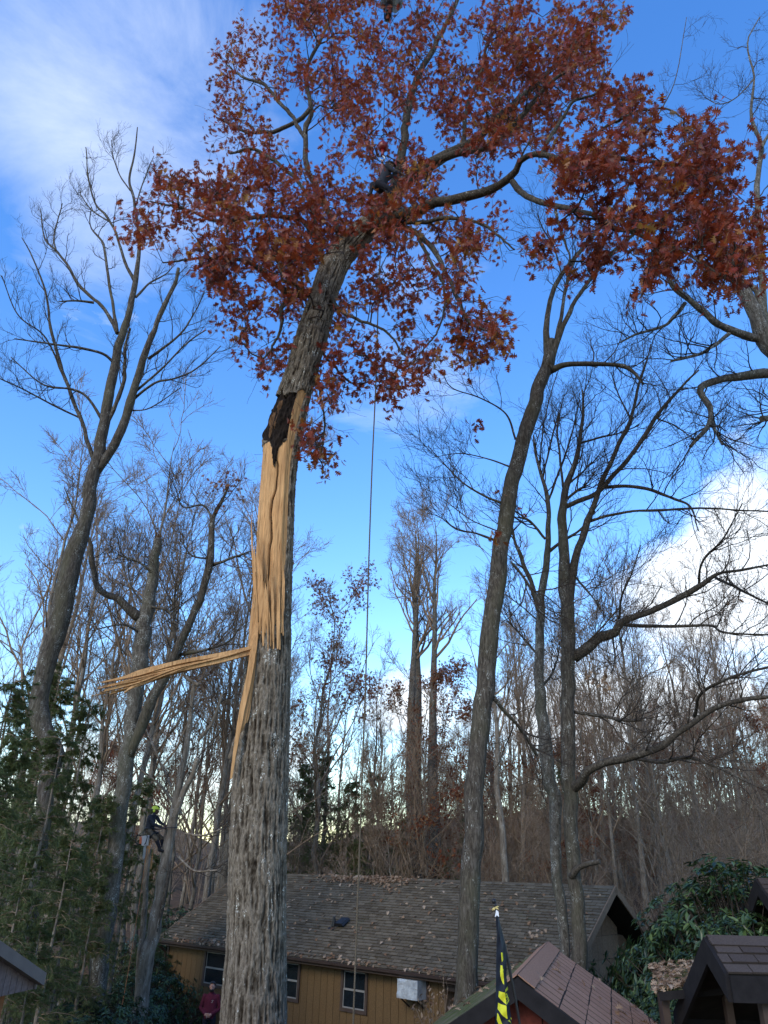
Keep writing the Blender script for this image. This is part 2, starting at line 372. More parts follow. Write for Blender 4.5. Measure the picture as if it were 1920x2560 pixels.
def wood_mat():
    m, nt, b, c = simple('wood', (.50, .285, .122), .75, .2, 0, .28, 20, (1, 1, .05), .5, .006)
    n = nodes_noise(nt, 75, (1, 1, .025), 4, .6); l = ramp(nt, n, [(.32, (.50, .44, .38)), (.46, (1, 1, 1)), (.7, (1.12, 1.12, 1.12))])
    n2 = nodes_noise(nt, 2.2, (1, 1, .4), 4, .6); g = ramp(nt, n2, [(.35, (.80, .74, .68)), (.6, (1.05, 1.05, 1.05))])
    nt.links.new(mixc(nt, 1.0, mixc(nt, 1.0, c, l, 'MULTIPLY'), g, 'MULTIPLY'), b.inputs['Base Color'])
wood_mat()
simple('wood_crack', (.15, .085, .04), .85, .1, 0, .4, 18, (1, 1, .07), .6, .01)
simple('rot', (.018, .013, .010), .95, .1, 0, .7, 14, (1, 1, .3), 1.0, .03)
simple('rot_edge', (.10, .055, .028), .95, .1, 0, .6, 16, (1, 1, .3), 1.0, .02)
def island(name, cols, rough=.9, nscale=40, spec=.15, bs=.3, stain=None, bd=.003):
    """one tone per piece plus fine grain"""
    m, nt, b = mat(name, cols[0], rough, spec)
    g = nt.nodes.new('ShaderNodeNewGeometry'); oi = nt.nodes.new('ShaderNodeObjectInfo'); a = nt.nodes.new('ShaderNodeMath'); a.operation = 'ADD'
    nt.links.new(g.outputs['Random Per Island'], a.inputs[0]); nt.links.new(oi.outputs['Random'], a.inputs[1]); fr = nt.nodes.new('ShaderNodeMath'); fr.operation = 'FRACT'; nt.links.new(a.outputs[0], fr.inputs[0])
    c = ramp(nt, fr.outputs[0], [(i / (len(cols) - 1), k) for i, k in enumerate(cols)])
    tc = nt.nodes.new('ShaderNodeNewGeometry'); n = nt.nodes.new('ShaderNodeTexNoise'); n.inputs['Scale'].default_value = nscale; n.inputs['Detail'].default_value = 4; nt.links.new(tc.outputs['Position'], n.inputs['Vector'])
    gr = ramp(nt, n.outputs['Fac'], [(.3, (.72, .72, .72)), (.7, (1.15, 1.15, 1.15))]); c = mixc(nt, 1.0, c, gr, 'MULTIPLY')
    if stain:
        n2 = nt.nodes.new('ShaderNodeTexNoise'); n2.inputs['Scale'].default_value = stain[1]; n2.inputs['Detail'].default_value = 6; n2.inputs['Roughness'].default_value = .7; nt.links.new(tc.outputs['Position'], n2.inputs['Vector'])
        k = ramp(nt, n2.outputs['Fac'], [(stain[2], (0, 0, 0)), (stain[2] + .12, (1, 1, 1))]); c = mixc(nt, k, c, stain[0])
    nt.links.new(c, b.inputs['Base Color']); bump(nt, b, n.outputs['Fac'], bs, bd); return m
island('shingle_house', [(.082, .064, .042), (.106, .085, .057), (.124, .101, .069), (.148, .120, .083)], .92, 60, .15, .4, ((.075, .075, .045), 1.3, .60))
island('shingle_pink', [(.30, .165, .105), (.325, .18, .115), (.345, .195, .126)], .9, 55, .15, .4, ((.15, .125, .10), .9, .62))
island('shingle_moss', [(.10, .095, .055), (.13, .12, .065), (.15, .125, .08)], .95, 30, .1, .7, ((.075, .095, .025), 2.5, .47), .01)
island('shingle_dark', [(.058, .044, .038), (.070, .054, .046), (.080, .062, .052)], .9, 60, .15, .4, ((.06, .06, .04), 1.5, .6))
island('siding_ochre', [(.120, .073, .031), (.126, .077, .032), (.133, .081, .034)], .7, 30, .25, .12)
island('board_brown', [(.20, .128, .078), (.24, .158, .10), (.28, .19, .12)], .85, 20, .15, .4, ((.19, .155, .125), 3.0, .6))
island('board_mauve', [(.135, .10, .095), (.15, .11, .105), (.16, .12, .115)], .75, 25, .2, .15)
island('board_red', [(.13, .028, .020), (.145, .032, .022), (.155, .036, .025)], .75, 25, .2, .15)
island('board_orange', [(.24, .095, .035), (.27, .11, .04), (.29, .12, .045)], .6, 25, .3, .15)
simple('trim_brown', (.060, .040, .030), .65, .3, 0, .2)
simple('trim_tan', (.20, .135, .085), .75, .2, 0, .25, 12, (1, 1, 1))
simple('trim_black', (.017, .015, .015), .8, .12, 0, .25, 8)
simple('gutter', (.045, .030, .025), .45, .4, 0, .2)
simple('sash', (.22, .215, .20), .5, .4, 0, .12)
simple('roof_edge', (.14, .115, .105), .6, .3, 0, .15)
mat('glass', (.010, .014, .018), .04, .6)
mat('blind', (.20, .23, .25), .7, .2)
mat('dark_room', (.008, .008, .009), .9, .05)
def plastic():
    m, nt, b, c = simple('plastic_wrap', (.42, .45, .46), .25, .5, 0, .35, 5, (1, 1, 1), .8, .03); b.inputs['Metallic'].default_value = .15
plastic()
mat('black_metal', (.012, .012, .013), .45, .4)
mat('flag_black', (.010, .012, .020), .6, .25)
mat('flag_yellow', (.62, .60, .03), .6, .25)
mat('gold_tie', (.55, .42, .15), .6, .3)
mat('white_clip', (.75, .75, .74), .5, .3)
mat('rope_dark', (.05, .05, .055), .8, .1)
simple('rope_tan', (.12, .095, .065), .9, .1, 0, .5, 60)
mat('rope_orange', (.36, .15, .07), .9, .1)
mat('ball_red', (.18, .012, .014), .35, .5)
simple('crane_grey', (.10, .125, .15), .4, .4, 0, .15)
mat('steel', (.35, .36, .37), .35, .5, .8)
mat('skin', (.38, .20, .14), .55, .35)
mat('skin_dark', (.10, .055, .038), .55, .35)
simple('cloth_maroon', (.085, .014, .026), .9, .15, 0, .2, 12, (1, 1, 1), .3, .01)
simple('cloth_slate', (.030, .033, .042), .9, .15, 0, .25, 12, (1, 1, 1), .3, .01)
simple('cloth_navy', (.018, .018, .024), .9, .15, 0, .25, 12)
simple('cloth_camo', (.11, .082, .055), .9, .15, 0, .7, 9, (1, 1, 1), .3, .01)
mat('boot', (.014, .012, .012), .6, .3)
mat('hivis', (.50, .62, .05), .45, .4)
mat('saw_white', (.50, .46, .43), .5, .4)
mat('saw_orange', (.45, .10, .03), .5, .4)
mat('print_white', (.6, .55, .5), .7, .2)
def ground_mat():
    m, nt, b = mat('leaf_litter', (.12, .08, .05), .95, .1)
    n = nodes_noise(nt, 1.6, (1, 1, 1), 9, .75); c = ramp(nt, n, [(.3, (.06, .040, .024)), (.5, (.135, .082, .045)), (.62, (.20, .115, .06)), (.75, (.10, .095, .04))])
    n2 = nodes_noise(nt, 25, (1, 1, 1), 5, .7); g = ramp(nt, n2, [(.3, (.5, .5, .5)), (.7, (1.3, 1.3, 1.3))]); c = mixc(nt, 1.0, c, g, 'MULTIPLY')
    nt.links.new(c, b.inputs['Base Color']); bump(nt, b, n2, .8, .05)
ground_mat()

# ------------------------------------------------------------------ ground
def build_ground():
    xs = np.unique(np.concatenate([np.linspace(-400, -80, 17), np.linspace(-80, 80, 81), np.linspace(80, 400, 17)]))
    ys = np.unique(np.concatenate([np.linspace(-60, 0, 13), np.linspace(0, 60, 61), np.linspace(60, 170, 40), np.linspace(170, 400, 12)]))
    X, Y = np.meshgrid(xs, ys); Z = terrain(X, Y) + .12 * (vnoise(np.stack([X * .7, Y * .7, X * 0], -1)) - .5) + np.where(Y > 40, 1.2 * (vnoise(np.stack([X * .12, Y * .12, X * 0 + 5], -1)) - .5), 0)
    ny, nx = X.shape; i = np.arange(ny - 1)[:, None] * nx; j = np.arange(nx - 1)[None]
    q = np.stack([i + j, i + j + 1, i + j + nx + 1, i + j + nx], -1).reshape(-1, 4)
    mb = MB(); mb.add(np.stack([X, Y, Z], -1).reshape(-1, 3), q, 0, True); tag(mb.build('ground', 'leaf_litter'), kind='structure')
build_ground()

# ------------------------------------------------------------------ roofs of real shingles
def shingle_roof(parent, name, o, e, u, width, slope_len, matname, rng, tab=.30, expo=.14, far=300, rgap=.016, cgap=.016, flat=False, rows_from_eave=True, thick=.014, keep=None):
    """o eave corner, e unit along the eave, u unit up the slope; 300 shingles nearest the camera single, the rest joined"""
    o = np.array(o); e = np.array(e); u = np.array(u); n = np.cross(e, u); n /= np.linalg.norm(n)
    if n[2] < 0: n = -n
    rows = int(slope_len / expo) + 1; lst = []
    for r in range(rows):
        s = r * expo; off = (r % 2) * tab * .5 + rng.uniform(-.03, .03); x = -off
        L = min(expo - rgap, slope_len - s + .03)
        if L < .04: continue
        while x < width:
            a = max(0, x + cgap / 2); b = min(width, x + tab - cgap / 2)
            if b - a > .03: lst.append((a, b, s + rng.uniform(-.006, .006), L, rng.uniform(.6, 1.5)))
            x += tab
    P = np.array([o + e * (a + b) / 2 + u * s for a, b, s, L, h in lst]); d = np.linalg.norm(P - CAM, axis=1); order = np.argsort(d)
    roof = parent
    def shape(mb, a, b, s, L, h, org):
        p = o + u * s - org; t0 = n * (.006 + thick * h) if not flat else n * .003; t1 = n * (.008 if not flat else .0025)
        mb.hexa([p + e * a, p + e * b, p + e * b + u * L, p + e * a + u * L, p + e * a + t0, p + e * b + t0, p + e * b + u * L + t1, p + e * a + u * L + t1])
    stuff = MB(); ns = 0; org0 = np.array(wloc(roof)); cache = {}
    for rank, idx in enumerate(order):
        a, b, s, L, h = lst[idx]
        if rank < far:
            hq = round(h * 3) / 3; key = (round(b - a, 2), round(L, 2), hq)
            if key not in cache:
                mb = MB(); shape(mb, -(b - a) / 2, (b - a) / 2, 0, L, hq, o); cache[key] = mb.mesh('shingle'); cache[key].materials.append(M[matname])
            ob = bpy.data.objects.new('shingle', cache[key]); COL.objects.link(ob); ob.parent = roof; ob.location = Vector(P[idx] - org0)
        else: shape(stuff, a, b, s, L, h, np.zeros(3)); ns += 1
    if ns: tag(stuff.build('shingles', matname, roof), kind='stuff')

def boards(parent, name, o, e, zup, width, height, matname, bw, holes=(), gap=.012, depth=.02, nrm=None, top=None):
    """vertical boards as single objects, cut round the openings; top(x) gives a raked upper edge"""
    o = np.array(o); e = np.array(e); z = np.array(zup); n = np.cross(e, z) if nrm is None else np.array(nrm)
    x = 0
    while x < width - .02:
        a = x + gap / 2; b = min(width, x + bw) - gap / 2; x += bw
        cuts = sorted({a, b} | {c for h in holes for c in (h[0], h[1]) if a < c < b})
        for c0, c1 in zip(cuts[:-1], cuts[1:]):
            if c1 - c0 < .01: continue
            m = (c0 + c1) / 2; segs = [(0, None)]
            for h in holes:
                if h[0] < m < h[1]: segs = [(0, h[2]), (h[3], None)]
            for s0, s1 in segs:
                ta = tb = height
                if top is not None: ta, tb = top(c0), top(c1)
                if s1 is not None: ta = tb = s1
                if min(ta, tb) - s0 < .02: 
                    if max(ta, tb) - s0 < .04: continue
                ta = max(ta, s0 + .005); tb = max(tb, s0 + .005)
                mb = MB(); q = [o + e * c0 + z * s0, o + e * c1 + z * s0, o + e * c1 + z * tb, o + e * c0 + z * ta]
                mb.hexa(q + [p + n * depth for p in q]); mb.build('board', matname, parent)

def beam(mb, a, b, w, h, up=(0, 0, 1), mat=0):
    a = np.array(a, float); b = np.array(b, float); t = b - a; L = np.linalg.norm(t); t /= L; s = np.cross(t, np.array(up, float)); s /= np.linalg.norm(s); v = np.cross(s, t)
    q = []
    for c in (a, b): q += [c - s * w / 2 - v * h / 2, c + s * w / 2 - v * h / 2, c + s * w / 2 + v * h / 2, c - s * w / 2 + v * h / 2]
    return mb.hexa(q, mat)

def window(parent, o, e, n, s0, s1, z0, z1, blind=False):
    o = np.array(o); e = np.array(e); n = np.array(n); Z = np.array([0, 0, 1.0]); tw = .095
    def bx(mb, a, b, c, d, n0, n1): mb.hexa([o + e * a + Z * c + n * n0, o + e * b + Z * c + n * n0, o + e * b + Z * d + n * n0, o + e * a + Z * d + n * n0, o + e * a + Z * c + n * n1, o + e * b + Z * c + n * n1, o + e * b + Z * d + n * n1, o + e * a + Z * d + n * n1])
    fr = MB()
    bx(fr, s0, s1, z0, z0 + tw, .0, .05); bx(fr, s0, s1, z1 - tw, z1, .0, .05); bx(fr, s0, s0 + tw, z0 + tw, z1 - tw, .0, .05); bx(fr, s1 - tw, s1, z0 + tw, z1 - tw, .0, .05)
    w = fr.build('window', 'trim_brown', parent)
    a, b, c, d = s0 + tw, s1 - tw, z0 + tw, z1 - tw; zm = (c + d) / 2; k = .035
    for (p, q, off) in ((c, zm + .01, -.005), (zm - .01, d, -.03)):
        sh = MB(); bx(sh, a + .003, b - .003, p, p + k, off, off + .03); bx(sh, a + .003, b - .003, q - k, q, off, off + .03); bx(sh, a + .003, a + k, p + k, q - k, off, off + .03); bx(sh, b - k, b - .003, p + k, q - k, off, off + .03)
        sh.build('sash', 'sash', w)
        g = MB(); bx(g, a + k, b - k, p + k, q - k, off + .008, off + .014); g.build('pane', 'glass', w) if not blind else g.build('pane', 'glass_clear', w)
    if blind:
        bl = MB(); zz = c + .02
        while zz < d - .03:
            bx(bl, a + .05, b - .05, zz, zz + .020, -.07, -.065); zz += .026
        bl.build('blind', 'blind', w)
    bk = MB(); bx(bk, a, b, c, d, -.16, -.15); bk.build('room_dark', 'dark_room', w)
    return w
def clear_glass():
    m, nt, b = mat('glass_clear', (.02, .03, .035), .03, .6); b.inputs['Alpha'].default_value = .35
clear_glass()

def fallen(mb, pts, nrm, rng, smin=.09, smax=.16, lift=.012):
    """dead oak leaves lying on a surface"""
    pts = np.asarray(pts, float); n = len(pts); nrm = np.asarray(nrm, float)
    N = nrm + rng.normal(scale=.28, size=(n, 3)); N /= np.linalg.norm(N, axis=1, keepdims=True); a = rng.normal(size=(n, 3)); a -= (a * N).sum(1, keepdims=True) * N; a /= np.linalg.norm(a, axis=1, keepdims=True)
    rot = np.stack([a, np.cross(N, a), N], 2); sc = rng.uniform(smin, smax, n)
    v = OAKV.copy(); v[:, 2] = v[:, 2] * 1.6 + .25
    scatter(mb, v, OAKF, pts + nrm * lift, rot, sc)

simple('underlay_shade', (.022, .019, .016), .95, .1)  # near-black deck; its colour stands in for the shadow lines between shingle rows
# ------------------------------------------------------------------ the long ochre house
def build_house():
    rng = np.random.default_rng(11)
    ZE = 2.6
    A = PZ(393, 2347, ZE); Bc = PZ(1404, 2478, ZE); Lh = np.linalg.norm(Bc - A); d = (Bc - A) / Lh; n = np.array([-d[1], d[0], 0]); Z = np.array([0, 0, 1.0])
    HS = 4.0; ZR = 4.96; u = n * HS + Z * (ZR - ZE); SL = np.linalg.norm(u); u /= SL; un = np.cross(d, u)
    house = thing('house', 'long ochre board house with grey-brown shingle roof littered with leaves', 'house', tuple((A + Bc) / 2 + n * HS - Z * ZE))
    G = lambda s, t, z: A + d * s + n * t + Z * (z - ZE)
    OV = .42; RO = .72                       # eave overhang; the right roof end runs past the gable wall
    # core volume
    mb = MB(); poly = [G(.35, OV + .04, -.2), G(.35, 2 * HS - OV, -.2), G(.35, 2 * HS - OV, 2.62), G(.35, HS, ZR - .26), G(.35, OV + .04, 2.62)]
    mb.prism(poly, d * (Lh - .35 - RO - 3.2)); wall = mb.build('wall', 'dark_room', house)
    # windows traced on the front wall
    wp = G(0, OV, 0)
    def ws(px, py): q = PP(px, py, wp, n); return float((q - A) @ d), float(q[2])
    wins = []
    for (x0, x1, yt, yb, bl) in ((505, 585, 2379, 2473, True), (690, 747, 2399, 2505, True), (853, 918, 2418, 2520, False)):
        sa, za = ws(x0, yb); sb, zb = ws(x1, yb); _, zt = ws((x0 + x1) / 2, yt); wins.append((sa, sb, za if False else (za + zb) / 2, zt, bl))
    w0 = wins[1]; zlo = np.mean([w[2] for w in wins]); zhi = min(ZE - .13, np.mean([w[3] for w in wins])); wins = [(a, b, zlo, zhi, bl) for a, b, _, _, bl in wins]
    boards(wall, 'board', G(.30, OV + .02, -.15), d, Z, Lh - .3 - RO - 3.15, ZE + .12, 'siding_ochre', .29, [(a - .30, b - .30, c + .15, e + .15) for a, b, c, e, _ in wins], .014, .03, -n)
    for a, b, c, e, bl in wins: window(house, G(0, OV - .012, 0), d, -n, a - .02, b + .02, c - .02, e + .02, bl)
    mb = MB(); beam(mb, G(.27, OV - .012, -.15), G(.27, OV - .012, ZE - .05), .11, .05, n); mb.build('corner_trim', 'trim_brown', house)
    # left gable wall
    mb = MB(); mb.prism([G(.30, OV + .05, -.2), G(.30, 2 * HS - OV, -.2), G(.30, 2 * HS - OV, 2.6), G(.30, HS, ZR - .25), G(.30, OV + .05, 2.6)], d * .04); mb.build('gable', 'trim_tan', wall)
    # roof
    th = .16; rf = MB()
    q = [G(0, 0, ZE), G(Lh, 0, ZE), G(Lh, HS, ZR), G(0, HS, ZR)]; rf.hexa([p - un * th for p in q] + q)
    q2 = [G(0, HS, ZR), G(Lh, HS, ZR), G(Lh, 2 * HS, ZE), G(0, 2 * HS, ZE)]; un2 = un - 2 * (un @ n) * n; rf.hexa([p - un2 * th for p in q2] + q2)
    roof = rf.build('roof', 'underlay_shade', house)
    shingle_roof(roof, 'shingle', G(0, -.02, ZE), d, u, Lh, SL, 'shingle_house', rng, .31, .145, thick=.016)
    mb = MB(); s = 0
    while s < Lh - .05:
        for sg, nn in ((-1, un), (1, un2)):
            a = G(s, HS, ZR) + nn * (.022 + .006 * rng.random()); dirn = (-u if sg < 0 else (n * HS - Z * (ZR - ZE)) / SL)
            w = min(.30, Lh - s); q = [a, a + d * w, a + d * w + dirn * .15, a + dirn * .15]; mb.hexa([p - nn * .012 for p in q] + q)
        s += .295
    mb.build('ridge_cap', 'shingle_house', roof)
    # eave, gutter, rake trim, downspout
    mb = MB(); beam(mb, G(0, .03, ZE - .09), G(Lh, .03, ZE - .09), .04, .17); mb.build('fascia', 'trim_brown', house)
    prof = [(0, .0), (-.012, -.07), (-.06, -.105), (-.105, -.075), (-.115, 0), (-.105, 0), (-.095, -.07), (-.06, -.092), (-.02, -.06), (-.012, 0)]
    mb = MB(); mb.prism([G(-.02, .005 + x, ZE - .01 + z) for x, z in prof], d * (Lh + .04)); mb.build('gutter', 'gutter', house)
    mb = MB(); mb.hexa([G(.3, .05, ZE - .165), G(Lh, .05, ZE - .165), G(Lh, OV, ZE - .165), G(.3, OV, ZE - .165), G(.3, .05, ZE - .15), G(Lh, .05, ZE - .15), G(Lh, OV, ZE - .15), G(.3, OV, ZE - .15)]); mb.build('soffit', 'trim_brown', house)
    mb = MB(); P, R = resample([G(.12, -.05, ZE - .1), G(.12, -.05, ZE - .22), G(.17, .25, ZE - .36), G(.18, OV - .07, ZE - .5), G(.18, OV - .07, 1.2), G(.18, OV - .07, .1)], [.045] * 6, 24); tubes(mb, P[None], R[None], 8); mb.build('downspout', 'gutter', house)
    for s0, nm in ((0, -1), (Lh, 1)):
        mb = MB()
        for a, b in ((G(s0, 0, ZE), G(s0, HS, ZR)), (G(s0, 2 * HS, ZE), G(s0, HS, ZR))):
            nn = un if a is not None and (a - G(s0, 0, ZE)) @ n < 1 else un2
            q = [a + nn * .03 + d * nm * .02, b + nn * .03 + d * nm * .02, b - nn * .17 + d * nm * .02, a - nn * .17 + d * nm * .02]; mb.prism(q, d * nm * .035)
        mb.build('rake_board', 'trim_tan', house)
    # right gable: wide weathered panels above an open bay with a tie beam and posts
    sg = Lh - RO; zt = ZE - .25
    gw = MB(); gw.prism([G(sg - .03, .35, zt), G(sg - .03, 2 * HS - .35, zt), G(sg - .03, HS, ZR - .28)], -d * .05); gwall = gw.build('gable_wall', 'dark_room', house)
    def rake(x): t = .4 + x; return (ZR - .22) - (ZR - ZE) / HS * abs(t - HS) - zt - .02
    for lv in range(4):
        z0 = lv * .62; 
        for k in range(18):
            a = k * .4 + (lv % 2) * .0; b = a + .39
            ta = min(.61, rake(a) - z0); tb = min(.61, rake(b) - z0)
            if min(ta, tb) < .03: continue
            q = [G(sg - .03, .4 + a, zt + z0), G(sg - .03, .4 + b, zt + z0), G(sg - .03, .4 + b, zt + z0 + tb), G(sg - .03, .4 + a, zt + z0 + ta)]
            mb = MB(); t = .016 + .012 * rng.random(); mb.hexa(q + [p + d * t for p in q]); mb.build('panel', 'board_brown', gwall)
    mb = MB(); beam(mb, G(sg + .02, .1, zt - .07), G(sg + .02, 2 * HS - .1, zt - .07), .10, .18); mb.build('tie_beam', 'trim_tan', house)
    mb = MB(); beam(mb, G(sg - 3.1, OV, zt - .07), G(sg - .05, OV, zt - .07), .10, .16); mb.build('side_beam', 'trim_brown', house)
    for t in (.45, HS, 2 * HS - .45):
        p = G(sg, t, 0); z0 = float(terrain(p[0], p[1])) - .2; mb = MB(); mb.box((p[0], p[1], (z0 + zt - .16) / 2), (.13, .13, zt - .16 - z0), [[d[0], -d[1], 0], [d[1], d[0], 0], [0, 0, 1]]); mb.build('post', 'trim_brown', house)
    mb = MB(); mb.prism([G(sg - 3.2, OV, -.1), G(sg - 3.2, 2 * HS - OV, -.1), G(sg - 3.2, 2 * HS - OV, 2.5), G(sg - 3.2, OV, 2.5)], d * .05); mb.build('bay_wall', 'board_brown', house)
    # vents on the roof
    def onroof(px, py): q = PP(px, py, A, un); return q
    p = onroof(834, 2318); mb = MB(); tubes(mb, np.array([[p - Z * .1, p + Z * .06, p + Z * .30, p + Z * .33]]), np.array([[.085, .075, .05, .05]]), 12)
    q = [p + d * x * .16 + u * y * .18 + un * .012 for x, y in ((-1, -1), (1, -1), (1, 1), (-1, 1))]; mb.hexa(q + [v + un * .012 for v in q]); mb.build('vent_pipe', 'black_metal', roof)
    p = onroof(858, 2312); mb = MB(); fr = np.stack([d, u, un], 1)
    for a in [(0, 0, .05, .26, .26, .10)]: mb.box(p + fr @ np.array(a[:3]), a[3:], fr)
    q0 = [fr @ np.array(v) + p for v in ((-.2, -.22, .10), (.2, -.22, .10), (.2, .2, .10), (-.2, .2, .10), (-.16, -.22, .19), (.16, -.22, .19), (.15, .2, .14), (-.15, .2, .14))]; mb.hexa(q0); mb.build('roof_vent', 'black_metal', roof)
    # wrapped air conditioner
    a0 = ws(1018, 2493); a1 = ws(1072, 2440); s0, s1, z0, z1 = a0[0], a1[0] - .05, a0[1] + .03, a1[1]; z1 = min(z1, ZE - .2)
    ac = thing('air_conditioner', 'window air conditioner wrapped in clear plastic on the ochre wall', 'air conditioner', tuple(G((s0 + s1) / 2, OV - .3, z0)))
    g = 9; mb = MB(); r2 = np.random.default_rng(5)
    def wr(p): return p + (vnoise(np.asarray(p)[None] * 9)[0] - .5) * .05 * (-n)
    fr_ = [wr(G(s0 + (s1 - s0) * i / g, OV - .50, z0 + (z1 - z0) * j / g)) for j in range(g + 1) for i in range(g + 1)]
    F = [(j * (g + 1) + i, j * (g + 1) + i + 1, (j + 1) * (g + 1) + i + 1, (j + 1) * (g + 1) + i) for j in range(g) for i in range(g)]
    mb.add(fr_, np.array(F)); mb.hexa([G(s0, OV - .49, z0), G(s1, OV - .49, z0), G(s1, OV - .49, z1), G(s0, OV - .49, z1), G(s0, OV - .03, z0), G(s1, OV - .03, z0), G(s1, OV - .03, z1), G(s0, OV - .03, z1)]); mb.build('cover', 'plastic_wrap', ac)
    mb = MB(); mb.hexa([G(s0 - .05, OV - .06, z0 - .05), G(s1 + .05, OV - .06, z0 - .05), G(s1 + .05, OV - .06, z1 + .05), G(s0 - .05, OV - .06, z1 + .05), G(s0 - .05, OV - .015, z0 - .05), G(s1 + .05, OV - .015, z0 - .05), G(s1 + .05, OV - .015, z1 + .05), G(s0 - .05, OV - .015, z1 + .05)]); mb.build('surround', 'trim_brown', ac)
    mb = MB(); [beam(mb, G(s, OV - .03, z0 - .25), G(s, OV - .42, z0 - .02), .03, .03) for s in (s0 + .1, s1 - .1)]; mb.build('bracket', 'black_metal', ac)
    # leaves on the roof: strewn, with drifts by the ridge and in the gutter
    m2 = 330; ss = rng.uniform(.2, Lh - .2, m2); tt = rng.uniform(.02, .98, m2) ** .9
    pile = [(rng.normal(6.9, 1.0), 1 - abs(rng.normal(0, .05))) for _ in range(330)] + [(rng.normal(8.6, .5), 1 - abs(rng.normal(.03, .06))) for _ in range(160)] + [(rng.uniform(.5, 15), rng.uniform(0, .025)) for _ in range(150)] + [(rng.normal(2.9, .5), rng.uniform(.0, .06)) for _ in range(40)]
    ss = np.concatenate([ss, [p[0] for p in pile]]); tt = np.clip(np.concatenate([tt, [p[1] for p in pile]]), .005, .995)
    pts = A[None] + d[None] * ss[:, None] + u[None] * (tt * SL)[:, None]; fm = MB(); fallen(fm, pts, un, rng, .10, .17, .03)
    tag(fm.build('fallen_leaves', 'leaf_dead'), 'dry tan oak leaves strewn over the grey-brown house roof', 'leaves', kind='stuff')
    return G, Lh, d, n
HG, HL, HD, HN = build_house()

# ------------------------------------------------------------------ foreground hut with pink shingles
def build_pink():
    rng = np.random.default_rng(21); Z = np.array([0, 0, 1.0]); ZR = 4.1
    a = PZ(1294, 2442, ZR); b = PZ(1370, 2358, ZR); L = np.linalg.norm(b - a); d = (b - a) / L; r = np.array([d[1], -d[0], 0])   # r to the right
    HS = 1.95; DR = 1.20; sl = math.hypot(HS, DR); pit = DR / HS
    base = a + d * L / 2; zg = float(terrain(base[0], base[1])); hut = thing('hut', 'small red hut with pinkish shingle roof, moss on its left slope and black barge boards', 'hut', (base[0], base[1], zg))
    Pt = lambda s, t, z: a + d * s + r * t + Z * (z - ZR)
    for sg, mt in ((1, 'shingle_pink'), (-1, 'shingle_moss')):
        u = (-r * sg * HS + Z * DR) / sl; eo = Pt(0, sg * HS, ZR - DR); nn = r * sg * DR + Z * HS; nn /= np.linalg.norm(nn)
        q = [Pt(0, 0, ZR), Pt(L, 0, ZR), Pt(L, sg * HS, ZR - DR), Pt(0, sg * HS, ZR - DR)]
        mb = MB(); q2 = [p - nn * .07 for p in q]
        if sg < 0: q, q2 = q[::-1], q2[::-1]
        mb.hexa(q2 + q); rf = mb.build('roof', 'underlay_shade', hut)
        shingle_roof(rf, 'shingle', eo, d, u, L, sl - .10, mt, rng, .42, .345, 300, rgap=.018, cgap=.062, flat=True)
        mb = MB(); c0 = [Pt(-.02, 0, ZR + .012) + nn * .02, Pt(L + .02, 0, ZR + .012) + nn * .02, Pt(L + .02, sg * .20, ZR - .2 * pit) + nn * .024, Pt(-.02, sg * .20, ZR - .2 * pit) + nn * .024]
        if sg < 0: c0 = c0[::-1]
        mb.hexa([p - nn * .012 for p in c0] + c0); mb.build('ridge_cap', 'shingle_pink', rf)
        for s0, k in ((0, -1), (L, 1)):
            mb = MB(); mb.prism([Pt(s0, 0, ZR - .005), Pt(s0, sg * HS, ZR - DR - .005), Pt(s0, sg * HS, ZR - DR - .24), Pt(s0, 0, ZR - .24)] , d * k * .05); mb.build('barge_board', 'trim_black', hut)
        mb = MB(); beam(mb, Pt(.05, sg * (HS - .02), ZR - DR - .11), Pt(L - .05, sg * (HS - .02), ZR - DR - .11), .03, .16); mb.build('fascia', 'trim_black', hut)
    zl = zg - .3; w = 1.55
    mb = MB(); mb.prism([Pt(.36, -w, zl), Pt(.36, w, zl), Pt(.36, w, ZR - w * pit - .10), Pt(.36, 0, ZR - .10), Pt(.36, -w, ZR - w * pit - .10)], d * (L - .7)); wall = mb.build('wall', 'dark_room', hut)
    boards(wall, 'board', Pt(.35, -w, zl), r, Z, 2 * w, 2, 'board_red', .30, (), .014, .03, -d, top=lambda x: ZR - abs(x - w) * pit - .11 - zl)
    boards(wall, 'board', Pt(.36, w, zl), d, Z, L - .7, ZR - w * pit - .14 - zl, 'board_red', .30, (), .014, .03, r)
    boards(wall, 'board', Pt(.36, -w, zl), d, Z, L - .7, ZR - w * pit - .14 - zl, 'board_red', .30, (), .014, .03, -r)
    m = 26; fm = MB()
    for sg, cnt, clump in ((1, 20, 0), (-1, 30, 1)):
        u = (-r * sg * HS + Z * DR) / sl; nn = r * sg * DR + Z * HS; nn /= np.linalg.norm(nn); s = rng.uniform(.3, L - .2, cnt); t = rng.uniform(.05, .92, cnt)
        pts = Pt(0, sg * HS, ZR - DR)[None] + d[None] * s[:, None] + u[None] * (t * sl)[:, None]; fallen(fm, pts, nn, rng, .09, .15, .025)
    tag(fm.build('fallen_leaves', 'leaf_dead'), 'few dry leaves lying on the pinkish and mossy hut roof', 'leaves', kind='stuff')
    return a, d, r
PA, PD, PR = build_pink()

